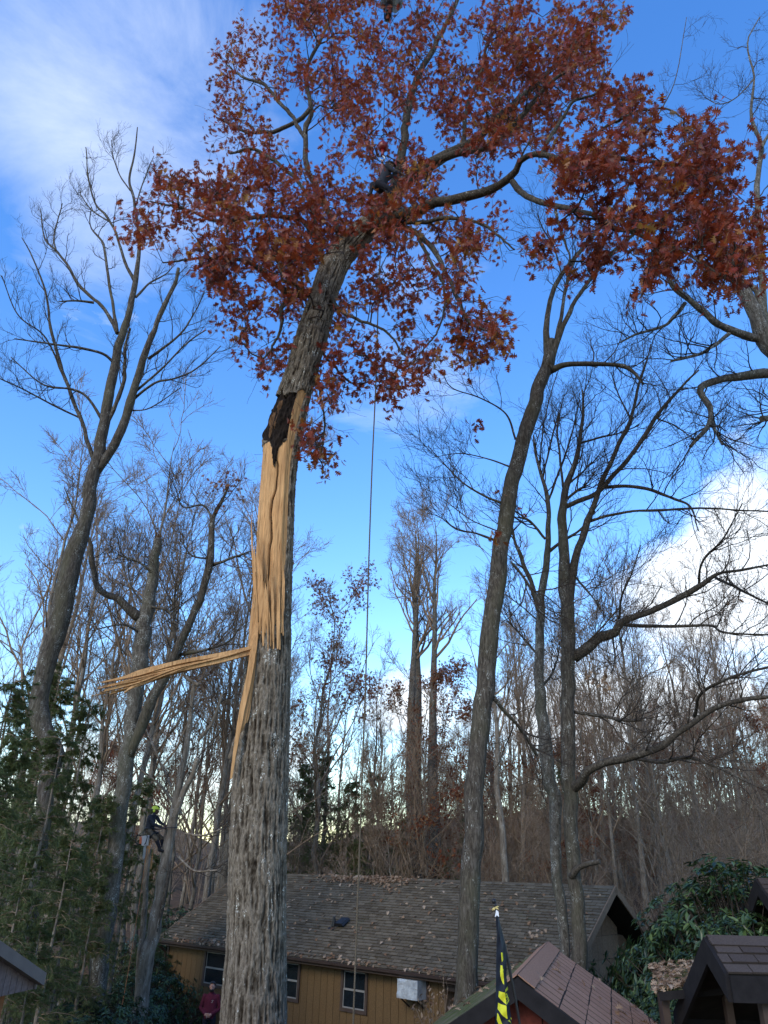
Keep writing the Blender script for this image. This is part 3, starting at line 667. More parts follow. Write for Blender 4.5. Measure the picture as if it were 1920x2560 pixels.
# ------------------------------------------------------------------ dark hut at the right, with a mossy lean-to
def build_dark_hut(name, label, Y, apx, x_end, half, drop, hf, zfloor):
    rng = np.random.default_rng(31); Z = np.array([0, 0, 1.0]); X = np.array([1.0, 0, 0]); Yv = np.array([0, 1.0, 0])
    a = PY(apx[0], apx[1], Y); ZR = a[2]; L = x_end - a[0]; hut = thing(name, label, 'hut', (a[0] + L / 2, Y, zfloor))
    pit = drop / half; HF = {-1: hf, 1: half}
    for sg in (-1, 1):
        half_, drop_ = HF[sg], HF[sg] * pit; sl = math.hypot(half_, drop_)
        o = a + Yv * sg * half_ - Z * drop_; u = (-Yv * sg * half_ + Z * drop_) / sl; nn = Yv * sg * drop_ + Z * half_; nn = nn / np.linalg.norm(nn)
        q = [o, o + X * L, a + X * L, a.copy()]; q = q if sg < 0 else q[::-1]
        mb = MB(); mb.hexa([p - nn * .08 for p in q] + q); rf = mb.build('roof', 'underlay_shade', hut)
        shingle_roof(rf, 'shingle', o, X, u, L, sl - .06, 'shingle_dark', rng, .33, .165, 300, thick=.016)
        mb = MB(); c = [a + nn * .026 + Z * .008, a + X * L + nn * .026 + Z * .008, a + X * L - u * .16 + nn * .03, a - u * .16 + nn * .03]; c = c[::-1] if sg < 0 else c
        mb.hexa([p - nn * .014 for p in c] + c); mb.build('ridge_cap', 'shingle_dark', rf)
        mb = MB(); mb.prism([a + Z * .0, o + Z * .0, o - Z * .30, a - Z * .30], -X * .05); mb.build('barge_board', 'trim_black', hut)
        mb = MB(); mb.prism([o - Z * .02, o - Z * .30, o - Z * .30 + X * L, o - Z * .02 + X * L], Yv * sg * .04); mb.build('fascia', 'trim_black', hut)
    w = half - .28; ze = ZR - hf * pit - .30; x0 = .75; wf = hf - .15
    # back and right walls of red boards, open left end with corner posts
    mb = MB(); mb.box((a[0] + x0 + (L - x0) / 2, Y + w, (zfloor + ze - .5) / 2), (L - x0, .05, ze - .5 - zfloor)); back = mb.build('wall', 'board_red', hut)
    boards(back, 'board', (a[0] + x0, Y + w - .03, zfloor), X, Z, L - x0, ze - .5 - zfloor, 'board_red', .22, (), .012, .02, -Yv)
    fx = 1.5 if L > 2.2 else 1.0
    mb = MB(); mb.box((a[0] + fx + (L - fx) / 2, Y - wf, (zfloor + ze) / 2), (L - fx, .05, ze - zfloor)); fr = mb.build('wall', 'board_red', hut)
    boards(fr, 'board', (a[0] + fx, Y - wf - .03, zfloor), X, Z, L - fx, ze - zfloor, 'board_red', .16, (), .012, .02, -Yv)
    mb = MB(); mb.box((a[0] + fx + .05, Y + (w - wf) / 2, (zfloor + ze - .5) / 2), (.05, w + wf - .06, ze - .5 - zfloor)); side = mb.build('wall', 'board_red', hut)
    boards(side, 'board', (a[0] + fx + .02, Y - wf + .05, zfloor), Yv, Z, w + wf - .1, ze - .5 - zfloor, 'board_red', .2, (), .012, .02, -X)
    for yy, zz in ((-wf, ze), (w, ze - .5)):
        mb = MB(); mb.box((a[0] + .45, Y + yy, (zfloor + zz) / 2), (.12, .12, zz - zfloor)); mb.build('post', 'trim_brown', hut)
    mb = MB(); mb.box((a[0] + L / 2, Y + .4, zfloor - .06), (L, 2 * half, .12)); mb.build('floor', 'trim_brown', hut)
    return a, hut
def build_right():
    a, hut = build_dark_hut('booth', 'dark brown shingled booth with black barge boards and red board walls', 11.0, (1767, 2343), 8.2, 1.5, 1.05, .50, 1.35)
    rng = np.random.default_rng(41); Z = np.array([0, 0, 1.0])
    # mossy lean-to roof heaped with leaves, behind the booth's open end
    c = [PY(1634, 2420, 14.2), PY(1646, 2484, 12.1), PY(1722, 2468, 12.2), PY(1752, 2384, 14.3)]
    zb = float(terrain(4.6, 13.3)); shed = thing('shed', 'small lean-to roof heaped with dry leaves and moss beside the dark booth', 'shed', (c[0][0], 13.2, zb))
    u = c[0] - c[1]; sl = np.linalg.norm(u); u = u / sl; e = c[2] - c[1]; e = e - (e @ u) * u; Wd = np.linalg.norm(e); e /= Wd; Wd += .55; n = np.cross(e, u); n = n if n[2] > 0 else -n
    q = [c[1], c[1] + e * Wd, c[1] + e * Wd + u * sl, c[1] + u * sl]; mb = MB(); mb.hexa([p - n * .06 for p in q] + q); rf = mb.build('roof', 'underlay_shade', shed)
    shingle_roof(rf, 'shingle', c[1], e, u, Wd, sl, 'shingle_moss', rng, .30, .15, 300)
    mb = MB(); beam(mb, q[0] - n * .03 - u * .03, q[1] - n * .03 - u * .03, .03, .10, n); mb.build('fascia', 'trim_black', shed)
    for p in q:
        zz = float(terrain(p[0], p[1])) - .1; pp = p + ((q[0] + q[2]) / 2 - p) * .14; mb = MB(); mb.box((pp[0], pp[1], (zz + pp[2] - .07) / 2), (.10, .10, pp[2] - .07 - zz)); mb.build('post', 'trim_brown', shed)
    s = np.concatenate([rng.random(420) ** 1.4, rng.random(120)]) * Wd; t = np.concatenate([rng.random(420), np.abs(rng.normal(0, .08, 120))]).clip(0, 1) * sl
    fm = MB(); fallen(fm, c[1][None] + e[None] * s[:, None] + u[None] * t[:, None], n, rng, .07, .13, .05); tag(fm.build('fallen_leaves', 'leaf_dead'), 'thick drift of dry leaves covering the mossy lean-to roof', 'leaves', kind='stuff')
    build_dark_hut('booth', 'far dark booth with black barge boards beyond the rhododendrons', 16.5, (1893, 2198), 12.5, 1.1, .9, .6, float(terrain(9.5, 16.5)))
build_right()

# ------------------------------------------------------------------ corner of the brown cabin at the left
def build_left():
    rng = np.random.default_rng(51); Z = np.array([0, 0, 1.0]); zb0 = PY(91, 2472, 9.0)[2]
    p1 = PZ(91, 2472, zb0); p0 = PZ(0, 2493, zb0); e = p0 - p1; e /= np.linalg.norm(e); inn = np.array([e[1], -e[0], 0]); inn = inn if inn[1] > 0 else -inn; out = -inn
    rk = PP(101, 2435, p1, inn); rt = PP(0, 2365, p1, inn); run = (rt - rk) @ e; pit = (rt[2] - rk[2]) / run; pit = min(max(pit, .3), .8)
    w = 1.7; ap = rk + e * w + Z * w * pit; Lr = 4.2; zb = 1.6
    ce = rk + e * w + inn * 2; hut = thing('cabin', 'brown cabin corner with vertical mauve gable boards above an orange timber wall', 'cabin', (ce[0], ce[1], zb))
    for sg in (-1, 1):
        lo = ap + e * sg * w - Z * w * pit; nn = e * sg * pit + Z; nn = nn / np.linalg.norm(nn); q = [lo, lo + inn * Lr, ap + inn * Lr, ap]
        if np.cross(q[1] - q[0], q[2] - q[1]) @ nn < 0: q = q[::-1]
        mb = MB(); mb.hexa([p - nn * .04 for p in q] + q); rf = mb.build('roof', 'underlay_shade', hut)
        mb = MB(); mb.prism([ap + nn * .012, lo + nn * .012, lo - Z * .10, ap - Z * .10], out * .07); mb.build('rake_board', 'roof_edge', hut)
        u = (ap - lo) / np.linalg.norm(ap - lo); shingle_roof(rf, 'shingle', lo, inn, u, Lr, np.linalg.norm(ap - lo) - .03, 'shingle_dark', rng, .33, .16, 60)
        mb = MB(); beam(mb, lo + inn * .02 - Z * .08, lo + inn * Lr - Z * .08, .03, .11); mb.build('fascia', 'roof_edge', hut)
    o = p1 + e * .03; dz = rk[2] - zb0
    mb = MB(); mb.prism([o + inn * .05, o + e * (2 * w - .1) + inn * .05, ap + inn * .05 - Z * .08], inn * .04); gb = mb.build('gable', 'dark_room', hut)
    boards(gb, 'board', o + inn * .04, e, Z, 2 * w - .1, 1, 'board_mauve', .10, (), .008, .02, out, top=lambda x: min(x + .03, 2 * w - .03 - x) * pit + dz - .05)
    mb = MB(); c0 = p1 + e * .22 + inn * .22; q = [c0, c0 + e * (2 * w - .5), c0 + e * (2 * w - .5) + inn * (Lr - .5), c0 + inn * (Lr - .5)]
    mb.hexa([v * [1, 1, 0] + Z * (zb - .2) for v in q] + [v - Z * .02 for v in q]); wl = mb.build('wall', 'dark_room', hut)
    boards(wl, 'board', (c0 + out * .004) * [1, 1, 0] + Z * (zb - .2), e, Z, 2 * w - .5, zb0 - zb + .19, 'board_orange', .13, (), .01, .025, out)
    boards(wl, 'board', (c0 - e * .004) * [1, 1, 0] + Z * (zb - .2), inn, Z, Lr - .5, zb0 - zb + .19, 'board_orange', .13, (), .01, .025, -e)
build_left()

# ------------------------------------------------------------------ the broken red oak
OY = 14.5
def build_oak():
    rng = np.random.default_rng(101)
    # edges of the trunk read off the photograph (left, right at each height), upper part without the bark hidden by leaves
    ed = [(2330, 470, 622), (2212, 477, 620), (2000, 492, 618), (1800, 500, 618), (1600, 515, 622), (1400, 535, 628), (1300, 545, 629), (1200, 552, 632), (1100, 558, 635), (1000, 566, 641), (940, 571, 651), (900, 584, 658), (860, 600, 666), (800, 622, 682), (750, 635, 697), (700, 650, 712), (650, 668, 722), (600, 685, 740), (560, 705, 757), (520, 738, 790), (490, 772, 820)]
    cp = []; rr = []
    for y, a, b in ed:
        c = PY((a + b) / 2 * DS, y * DS, OY); cp.append(c); rr.append((b - a) / 2 * DS * zc(c) / FPX)
    base = cp[0].copy(); g = float(terrain(base[0], base[1]))
    cp = [np.array([base[0] - .02, base[1], g - .4]), np.array([base[0] - .01, base[1], g + .35])] + cp; rr = [rr[0] * 1.6, rr[0] * 1.18] + rr
    oak = thing('oak_tree', 'tall red oak with russet leaves and a split trunk baring pale wood', 'tree', (base[0], base[1], g))
    P, R = resample(cp, rr, 760); n = len(P)
    S = 192; th = np.arange(S) / S * 2 * math.pi - math.pi          # 0 faces the camera (-Y), positive to the right (+X)
    T = np.gradient(P, axis=0); T /= np.linalg.norm(T, axis=1, keepdims=True)
    ax = np.cross(T, np.array([0, 1.0, 0])); ax /= np.linalg.norm(ax, axis=1, keepdims=True); ax = np.where(ax[:, :1] < 0, -ax, ax); ay = np.cross(T, ax); ay = np.where(ay[:, 1:2] > 0, -ay, ay)
    s = np.concatenate([[0], np.cumsum(np.linalg.norm(np.diff(P, axis=0), axis=1))])
    TH, SS = np.meshgrid(th, s); RR = R[:, None] * np.ones_like(TH)
    # height of each ring in picture rows, to place the split
    v = P - CAM; row = (1280 - FPX * (v @ UP) / (v @ FW)) / DS; ROW = row[:, None] * np.ones_like(TH)
    cx, cy = np.cos(TH), np.sin(TH)
    q = lambda k, kz, o=0.: vnoise(np.stack([cx * RR * k + o, cy * RR * k + 9 + o, SS * kz + o * 3], -1))
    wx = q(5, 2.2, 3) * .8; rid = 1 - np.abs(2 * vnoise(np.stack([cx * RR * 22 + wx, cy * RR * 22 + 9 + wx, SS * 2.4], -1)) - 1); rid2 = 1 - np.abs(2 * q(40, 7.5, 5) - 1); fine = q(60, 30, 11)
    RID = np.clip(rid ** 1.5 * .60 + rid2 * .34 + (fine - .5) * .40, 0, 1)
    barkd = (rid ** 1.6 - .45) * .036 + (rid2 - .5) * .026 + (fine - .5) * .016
    jag = (q(9, .15, 21) - .5) * 150 + (q(26, .2, 31) - .5) * 90
    lo = 1392 + jag - np.clip(np.degrees(TH) - 10, 0, 60) * 1.6          # lower end, higher on the right
    edge_r = np.radians(np.interp(ROW, [860, 900, 1000, 1200, 1300, 1400], [62, 58, 51, 52, 40, 26]) + (q(30, .6, 41) - .5) * 16)
    edge_l = np.radians(-155)
    hi = np.where(TH > np.radians(24), 858, 968) + (q(9, .5, 51) - .5) * 30
    vrot = 968 + 45 * np.clip(1 - np.abs(np.degrees(TH) + 12) / 26, 0, 1) + (q(14, .5, 61) - .5) * 34
    wood = (ROW < lo) & (ROW > hi) & (TH < edge_r) & (TH > edge_l)
    rot = (ROW > 868 + (q(9, .5, 71) - .5) * 26) & (ROW < vrot) & (TH < np.radians(27) + (q(12, .6, 81) - .5) * .25) & (TH > np.radians(-140))
    rot &= ~(wood & (ROW > vrot)); wood &= ~rot
    th0 = np.radians(-14); cosv = np.cos(TH - th0); flat = np.where(cosv > .15, RR * .78 / np.maximum(cosv, .15), 9)
    grain = (q(20, .10, 91) - .5) * .05 * np.interp(ROW, [1000, 1400], [.5, 1.1]) + (1 - np.abs(2 * q(40, .3, 95) - 1) - .5) * .022 + (q(80, 1.0, 97) - .5) * .012
    rw = np.minimum(RR * .965, flat) + grain
    # the long central crack
    cen = np.radians(np.interp(ROW, [960, 1040, 1100, 1200, 1300, 1400], [-4, 2, -6, -8, -14, -20])) + (q(1.0, 3.4, 77) - .5) * .5
    cw = .028 + .05 * q(2, 1.5, 87); crack = np.exp(-((TH - cen) / cw) ** 2) * np.clip((ROW - 985) / 40, 0, 1) * np.clip((1400 - ROW) / 40, 0, 1)
    rw = rw - crack * .11
    rr_ = RR * .93 + (q(9, 3, 15) - .5) * .12 + (q(25, 10, 17) - .5) * .06
    rad = RR + barkd; rad = np.where(wood, rw, rad); rad = np.where(rot, rr_, rad)
    lump = (q(2.2, .35, 33) - .5) * .06; rad = rad + np.where(wood | rot, 0, lump)
    V = P[:, None, :] + rad[..., None] * (np.sin(TH)[..., None] * ax[:, None, :] + np.cos(TH)[..., None] * ay[:, None, :])
    i = np.arange(n - 1)[:, None] * S; k = np.arange(S)[None]; k2 = (k + 1) % S
    quads = np.stack([i + k, i + k2, i + S + k2, i + S + k], -1)
    fw = (wood[:-1] & wood[1:] & np.roll(wood, -1, 1)[:-1]); fr = rot[:-1] & ~fw; fb = ~fw & ~fr
    def part(mask, name, m, sm=True, mi=None):
        ids = quads[mask]; us, inv = np.unique(ids.ravel(), return_inverse=True); mb = MB(); mb.add(V.reshape(-1, 3)[us], inv.reshape(-1, 4), 0, sm); 
        if mi is not None: mb.m = [mi[mask].astype(int)]
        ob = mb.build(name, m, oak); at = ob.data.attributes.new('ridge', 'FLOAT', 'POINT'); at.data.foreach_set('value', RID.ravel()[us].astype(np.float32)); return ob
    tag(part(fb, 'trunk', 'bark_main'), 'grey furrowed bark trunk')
    tag(part(fw, 'exposed_wood', ['wood', 'wood_crack'], True, (crack > .45)[:-1]), 'pale splintered heartwood bared by the break')
    tag(part(fr, 'rotten_patch', ['rot', 'rot_edge'], True, (q(6, 1.5, 19) > .68)[:-1]), 'blackened rotten wood above the split')
    # splinters: tapering ragged slats
    def splinter(path, w, t, mt='wood', name='splinter', tip=(.35, .15), flat_to=(0, -1, 0)):
        Pq, Wq = resample(path, np.interp(np.linspace(0, 1, len(path)), np.linspace(0, 1, len(w)), w), 26); Tq = np.gradient(Pq, axis=0); Tq /= np.linalg.norm(Tq, axis=1, keepdims=True)
        f = np.array(flat_to, float); A = np.cross(Tq, f); A /= np.linalg.norm(A, axis=1, keepdims=True); Bq = np.cross(A, Tq)
        j1 = 1 + rng.normal(scale=.05, size=26); j2 = 1 + rng.normal(scale=.05, size=26); mb = MB()
        ring = np.stack([Pq - A * (Wq * j1)[:, None] / 2 - Bq * t / 2, Pq + A * (Wq * j2)[:, None] / 2 - Bq * t / 2, Pq + A * (Wq * j2)[:, None] / 2 + Bq * t / 2, Pq - A * (Wq * j1)[:, None] / 2 + Bq * t / 2], 1)
        m = 26; ii = np.arange(m - 1)[:, None] * 4; kk = np.arange(4)[None]
        mb.add(ring.reshape(-1, 3), np.stack([ii + kk, ii + (kk + 1) % 4, ii + 4 + (kk + 1) % 4, ii + 4 + kk], -1).reshape(-1, 4)); mb.add(np.vstack([ring[0], ring[-1]]), [(3, 2, 1, 0), (4, 5, 6, 7)])
        mb.build(name, mt, oak)
    D = lambda x, y, Y: PY(x * DS, y * DS, Y)
    mpp = zc(D(540, 1400, OY)) / FPX * DS
    # bundle thrown out to the left
    for y0, y1, xe, w, dY in ((1396, 1474, 222, 9, -.48), (1399, 1483, 232, 8, -.42), (1402, 1492, 226, 11, -.46), (1406, 1500, 236, 9, -.38), (1401, 1466, 262, 7, -.34), (1408, 1497, 268, 8, -.52), (1404, 1488, 210, 4, -.50), (1400, 1504, 196, 2.5, -.44), (1398, 1497, 215, 2.5, -.56)):
        ym = (y0 + y1) / 2 - rng.uniform(0, 3); splinter([D(552, y0 + 1, OY + dY + .12), D(470, y0 * .74 + y1 * .26 - 1, OY + dY - .1), D(380, ym, OY + dY - .25), D(300, y0 * .23 + y1 * .77, OY + dY - .4), D(xe, y1, OY + dY - .5)], np.array([.7, .85, .85, .75, .25]) * w * mpp, .03 + .02 * rng.random())
    # strips hanging down the left side
    for x0, x1, ye, w, dY in ((553, 499, 1682, 11, -.50), (549, 503, 1662, 7, -.46), (556, 513, 1590, 6, -.44), (558, 520, 1540, 4, -.40)):
        splinter([D(x0 + 3, 1345, OY + dY + .1), D(x0 - 4, 1400, OY + dY), D(x0 * .7 + x1 * .3, 1470, OY + dY - .04), D(x0 * .35 + x1 * .65, 1560, OY + dY - .05), D(x1, ye, OY + dY)], np.array([.7, 1, 1.1, .9, .35]) * w * mpp, .035)
    for _ in range(9):
        y0 = rng.uniform(1394, 1410); y1 = rng.uniform(1470, 1502); xe = rng.uniform(205, 290); dY = rng.uniform(-.6, -.3); splinter([D(552, y0, OY + dY + .12), D(400, y0 * .52 + y1 * .48, OY + dY - .2), D(xe, y1, OY + dY - .5)], np.array([.6, 1, .2]) * rng.uniform(1.5, 3.5) * mpp, .02)
    for _ in range(16):
        x0 = rng.uniform(548, 612); yb = rng.uniform(1340, 1410); ln_ = rng.uniform(60, 220); dY = -.36 - .1 * math.sin((x0 - 548) / 64 * 3.14); splinter([D(x0, yb, OY + dY), D(x0 - 1, yb - ln_ * .5, OY + dY - .02), D(x0 - 3 + rng.uniform(-3, 2), yb - ln_, OY + dY - .05)], np.array([.6, 1, .1]) * rng.uniform(1.5, 4) * mpp, .025)
    # slivers still standing against the split face
    for x0, x1, yt, yb, w, dY in ((552, 543, 1110, 1395, 4, -.36), (556, 549, 1180, 1398, 7, -.40), (562, 556, 1150, 1400, 7, -.44), (569, 563, 1200, 1402, 9, -.45), (578, 573, 1260, 1400, 8, -.46), (590, 586, 1235, 1404, 6, -.45), (600, 601, 1260, 1398, 8, -.42), (608, 612, 1230, 1372, 7, -.36)):
        yb += rng.uniform(-45, 25); splinter([D(x0, yb, OY + dY), D(x0 * .6 + x1 * .4 + 1, yb * .6 + yt * .4, OY + dY), D(x1 + 1, yt * .8 + yb * .2, OY + dY - .02), D(x1, yt, OY + dY - .02)], np.array([.35, 1, .7, .12]) * w * mpp, .04)
    # ---- limbs traced from the photograph; the crown spreads towards the camera on the right
    limbs = [
        ('D', [(778, 500, 24), (815, 485, 19), (880, 462, 15), (960, 438, 13), (1060, 414, 11), (1110, 385, 9), (1128, 352, 8), (1165, 338, 7.5), (1230, 355, 7), (1300, 347, 6), (1400, 352, 5), (1500, 372, 3), (1580, 400, 2)], OY, 10.2),
        ('D', [(1105, 390, 8), (1135, 425, 8), (1200, 448, 7), (1260, 462, 6.5), (1330, 495, 5.5), (1400, 515, 4.5), (1480, 540, 3), (1560, 590, 2)], 12.8, 9.6),
        ('D', [(790, 490, 24), (850, 420, 19), (930, 352, 15), (1000, 318, 12), (1060, 270, 10), (1130, 205, 8), (1200, 140, 6), (1260, 70, 4), (1310, 10, 2.5)], OY, 13.0),
        ('D', [(930, 352, 10), (990, 332, 10), (1060, 315, 8), (1120, 260, 7), (1180, 190, 5), (1240, 150, 3)], 14, 12.2),
        ('D', [(745, 540, 12), (722, 480, 9), (680, 400, 8), (660, 350, 7), (660, 270, 6.5), (672, 230, 6), (662, 160, 5), (690, 90, 4), (720, 20, 3)], OY + .3, 15.5),
        ('D', [(850, 420, 13), (868, 330, 11), (880, 240, 10), (910, 150, 8), (960, 60, 6), (985, 0, 5), (1010, -60, 3)], OY, 15.6),
        ('D', [(672, 235, 6), (620, 270, 5.5), (585, 285, 5), (540, 285, 4), (500, 270, 3.5), (465, 255, 2)], 15.2, 16.0),
        ('D', [(660, 300, 6), (620, 235, 5), (570, 185, 4), (520, 165, 3), (490, 140, 2)], 15.2, 16.4),
        ('D', [(700, 560, 8), (660, 482, 7), (600, 470, 6), (540, 476, 5), (470, 478, 4), (400, 455, 3), (330, 440, 2)], OY + .2, 13.6),
        ('D', [(672, 632, 11), (640, 634, 10), (600, 622, 8), (560, 585, 6), (520, 560, 5), (460, 556, 4), (400, 565, 3), (350, 570, 2)], OY - .1, 13.2),
        ('D', [(640, 634, 7), (612, 660, 6), (605, 710, 4), (580, 760, 3), (560, 790, 2)], OY - .2, 13.8),
        ('D', [(700, 590, 5), (680, 470, 5), (650, 400, 5), (600, 350, 5), (550, 320, 4), (500, 330, 3)], OY, 14.2),
        ('D', [(820, 486, 10), (880, 490, 8), (920, 520, 7), (955, 570, 6), (985, 640, 5), (1010, 690, 4), (1060, 720, 2)], OY - .2, 13.0),
        ('D', [(840, 478, 8), (900, 480, 6), (980, 470, 5), (1050, 485, 4), (1110, 530, 2)], OY - .3, 12.6),
        ('D', [(900, 505, 5), (930, 560, 4.5), (960, 620, 3.5), (950, 700, 2.5), (900, 760, 2)], 14, 13.4),
        ('D', [(712, 640, 6), (740, 665, 5), (790, 690, 4), (850, 720, 3), (900, 780, 2)], OY - .2, 13.6),
        ('D', [(700, 700, 6), (700, 760, 4), (740, 820, 3), (780, 850, 2)], OY + .2, 15.4),
        ('D', [(680, 790, 4), (690, 860, 3), (700, 920, 2.4), (690, 985, 1.6)], OY + .35, 15.1),
        ('D', [(1165, 338, 6), (1200, 280, 5), (1240, 220, 4), (1290, 200, 3), (1310, 150, 2)], 12.2, 11.6),
        ('D', [(1230, 355, 5), (1300, 290, 4.5), (1370, 250, 3.5), (1440, 240, 2.5), (1480, 260, 2)], 11.6, 10.4),
        ('D', [(1000, 318, 6), (1010, 230, 5), (1040, 150, 4), (1060, 70, 3), (1080, 0, 2)], 14, 14.8),
        ('D', [(1200, 448, 4), (1210, 500, 3.5), (1230, 550, 2.5), (1210, 590, 2)], 12, 11.4)]
    LP = []; LR = []
    for c, pts, y0, y1 in limbs:
        p, r = trace(c, pts, y0, y1, 28, rs=.95); p[2:] += (np.cumsum(rng.normal(scale=.010, size=(len(p) - 2, 3)), axis=0)); LP.append(p); LR.append(r)
    # ---- leaf clusters: where the photograph shows foliage, with depth taken from the limbs around
    regs = [([(480, 80), (600, -30), (830, -30), (800, 300), (600, 340), (455, 330), (440, 230)], 15.6, 125), ([(600, -40), (1150, -40), (1290, 100), (1310, 200), (1100, 300), (800, 330), (640, 300)], 14.8, 300),
            ([(1060, 60), (1250, 30), (1300, 130), (1320, 230), (1200, 310), (1000, 330)], 13.2, 135), ([(1230, -30), (1355, -30), (1310, 105), (1280, 95)], 13.0, 16),
            ([(1280, 230), (1380, 190), (1480, 260), (1600, 290), (1640, 440), (1600, 630), (1500, 610), (1380, 600), (1360, 480), (1220, 430), (1190, 330)], 10.5, 185),
            ([(560, 340), (1000, 320), (1100, 400), (900, 480), (800, 560), (620, 600), (470, 540), (440, 400)], 14.2, 250), ([(280, 480), (330, 370), (440, 390), (560, 400), (560, 600), (460, 650), (440, 560), (330, 560), (285, 560)], 13.6, 85),
            ([(450, 560), (680, 520), (720, 620), (640, 760), (560, 840), (520, 760), (470, 680)], 14.4, 85), ([(700, 620), (900, 580), (960, 640), (1120, 730), (1050, 760), (930, 820), (850, 870), (700, 880), (650, 870)], 14.4, 105),
            ([(650, 900), (735, 955), (700, 1010), (650, 985)], 15.0, 13), ([(800, 500), (1100, 450), (1120, 540), (1000, 560), (1060, 640), (900, 640)], 13.3, 40),
            ([(1150, 470), (1320, 480), (1310, 600), (1170, 590)], 11.6, 26), ([(1000, 650), (1120, 720), (1080, 760)], 13.2, 8), ([(620, -30), (1200, -30), (1240, 110), (900, 130), (650, 110)], 14.6, 75)]
    def inside(pt, poly):
        x, y = pt; c = False; j = len(poly) - 1
        for i2 in range(len(poly)):
            xi, yi = poly[i2]; xj, yj = poly[j]
            if (yi > y) != (yj > y) and x < (xj - xi) * (y - yi) / (yj - yi) + xi: c = not c
            j = i2
        return c
    cl = []
    for poly, Y, cnt in regs:
        xs = [p[0] for p in poly]; ys = [p[1] for p in poly]; got = 0; tries = 0
        while got < cnt and tries < 20000:
            tries += 1; x = rng.uniform(min(xs), max(xs)); y = rng.uniform(min(ys), max(ys))
            if not inside((x, y), poly): continue
            if vnoise(np.array([[x / 42., y / 42., 3.3]]))[0] < .40: continue
            cl.append(PY(x * DS, y * DS, Y + rng.normal(0, .8 if Y < 12 else 1.25))); got += 1
    cl = np.array(cl); nodes = np.concatenate([p[6:] for p in LP]); nrad = np.concatenate([r[6:] for r in LR]); nown = np.full(len(nodes), -1)
    dist = np.min(np.linalg.norm(cl[:, None] - nodes[None], axis=2), axis=1); cl = cl[np.argsort(dist)]
    TP = []; par = []
    nodes = list(nodes); nown = list(nown); NA = np.zeros((len(nodes) + 5 * len(cl), 3)); NA[:len(nodes)] = nodes; cnt = len(nodes)
    for ci, c in enumerate(cl):
        dd = np.linalg.norm(NA[:cnt] - c, axis=1) + .25 * np.maximum(0, NA[:cnt, 2] - c[2]); k = int(np.argmin(dd)); a = NA[k].copy(); v = c - a; L = np.linalg.norm(v)
        mid1 = a + v * .33 + rng.normal(scale=.09 * L + .01, size=3) + np.array([0, 0, .10 * L]); mid2 = a + v * .68 + rng.normal(scale=.07 * L + .01, size=3) + np.array([0, 0, .08 * L])
        p, _ = resample([a, mid1, mid2, c], [1] * 4, 6); TP.append(p); par.append(nown[k]); NA[cnt:cnt + 5] = p[1:]; nown += [ci] * 5; cnt += 5
    w = np.ones(len(TP))
    for ci in range(len(TP) - 1, -1, -1):
        if par[ci] >= 0: w[par[ci]] += w[ci]
    TP = np.array(TP); r0 = .0065 * np.sqrt(w); TR = r0[:, None] * np.linspace(1, .6, 6)[None]; TR = np.maximum(TR, .0055)
    for p, r in zip(LP, LR): lb = MB(); tubes(lb, p[None], r[None], 10); lb.build('limb', 'bark_limb', oak)
    tb = MB(); tubes(tb, TP, TR, 5, 0)
    t2, r2 = grow(TP, TR, 4, rng, length=.55, ang=(25, 70), wig=.22, up=.05, npts=4, t0=.35, rr=.5, rmin=.0045); tubes(tb, t2, r2, 3)
    # bare dead twigs that poke out of the crown
    dp, dr = grow(np.array(LP), np.array(LR), 5, rng, length=1.3, ang=(30, 70), wig=.2, up=.1, npts=6, t0=.4, rr=.35, rmin=.005); tubes(tb, dp, dr, 4)
    d2, d2r = grow(dp, dr, 4, rng, length=.6, ang=(25, 60), wig=.2, up=.1, npts=4, t0=.3, rmin=.0045); tubes(tb, d2, d2r, 3)
    tb.build('twigs', 'twig', oak)
    # leaves on the side twigs and round each cluster, hanging outward and down
    tips = t2[:, -1]; midp = t2[:, 2]; pos = np.concatenate([tips, tips, midp, tips, TP[:, -1], TP[:, -1], TP[:, -2], t2[:, 1]]); pos = pos + rng.normal(scale=.075, size=pos.shape)
    keep = rng.random(len(pos)) < .92; pos = pos[keep]; m = len(pos)
    # gaps in the foliage: along the bare trunk, round the hanging ball, the climber and the boom tip
    v = pos - CAM; zz = v @ FW; X = 960 + FPX * (v @ RT) / zz; Yp = 1280 - FPX * (v @ UP) / zz
    tx = np.interp(Yp / DS, [490, 520, 560, 600, 650, 700, 800, 860], [796, 764, 731, 712, 695, 681, 652, 633]) * DS; pr = np.ones(m)
    pr[(np.abs(X - tx) < 44) & (Yp > 590) & (Yp < 1010) & (pos[:, 1] < 14.8)] = .10
    pr[(((X - 957) / 30) ** 2 + ((Yp - 372) / 40) ** 2 < 1) & (pos[:, 1] < 14.6)] = .02
    pr[(((X - 962) / 46) ** 2 + ((Yp - 445) / 46) ** 2 < 1) & (pos[:, 1] < 14.3)] = .32
    pr[(np.abs(X - 955) < 9) & (Yp > 400) & (Yp < 500) & (pos[:, 1] < 14.3)] = .1
    pr[(((X - 985) / 55) ** 2 + ((Yp - 10) / 50) ** 2 < 1) & (pos[:, 1] < 15.5)] = .15
    keep = rng.random(m) < pr; pos = pos[keep]; m = len(pos)
    axis = rng.normal(size=(m, 3)); axis[:, 2] -= .55; rot = rand_rot(m, rng, axis, .25); sc = rng.uniform(.115, .215, m) * (1 + .12 * (pos[:, 1] < 12))
    dcam = np.linalg.norm(pos - CAM, axis=1) / sc; order = np.argsort(dcam)
    bm = MB(); scatter(bm, OAKV, OAKF, pos[order[300:]], rot[order[300:]], sc[order[300:]]); tag(bm.build('leaves', 'leaf_red', oak), 'russet and orange lobed leaves', kind='stuff')
    one = MB(); one.add(OAKV, OAKF); lm = one.mesh('leaf'); lm.materials.append(M['leaf_red']); w0 = wloc(oak)
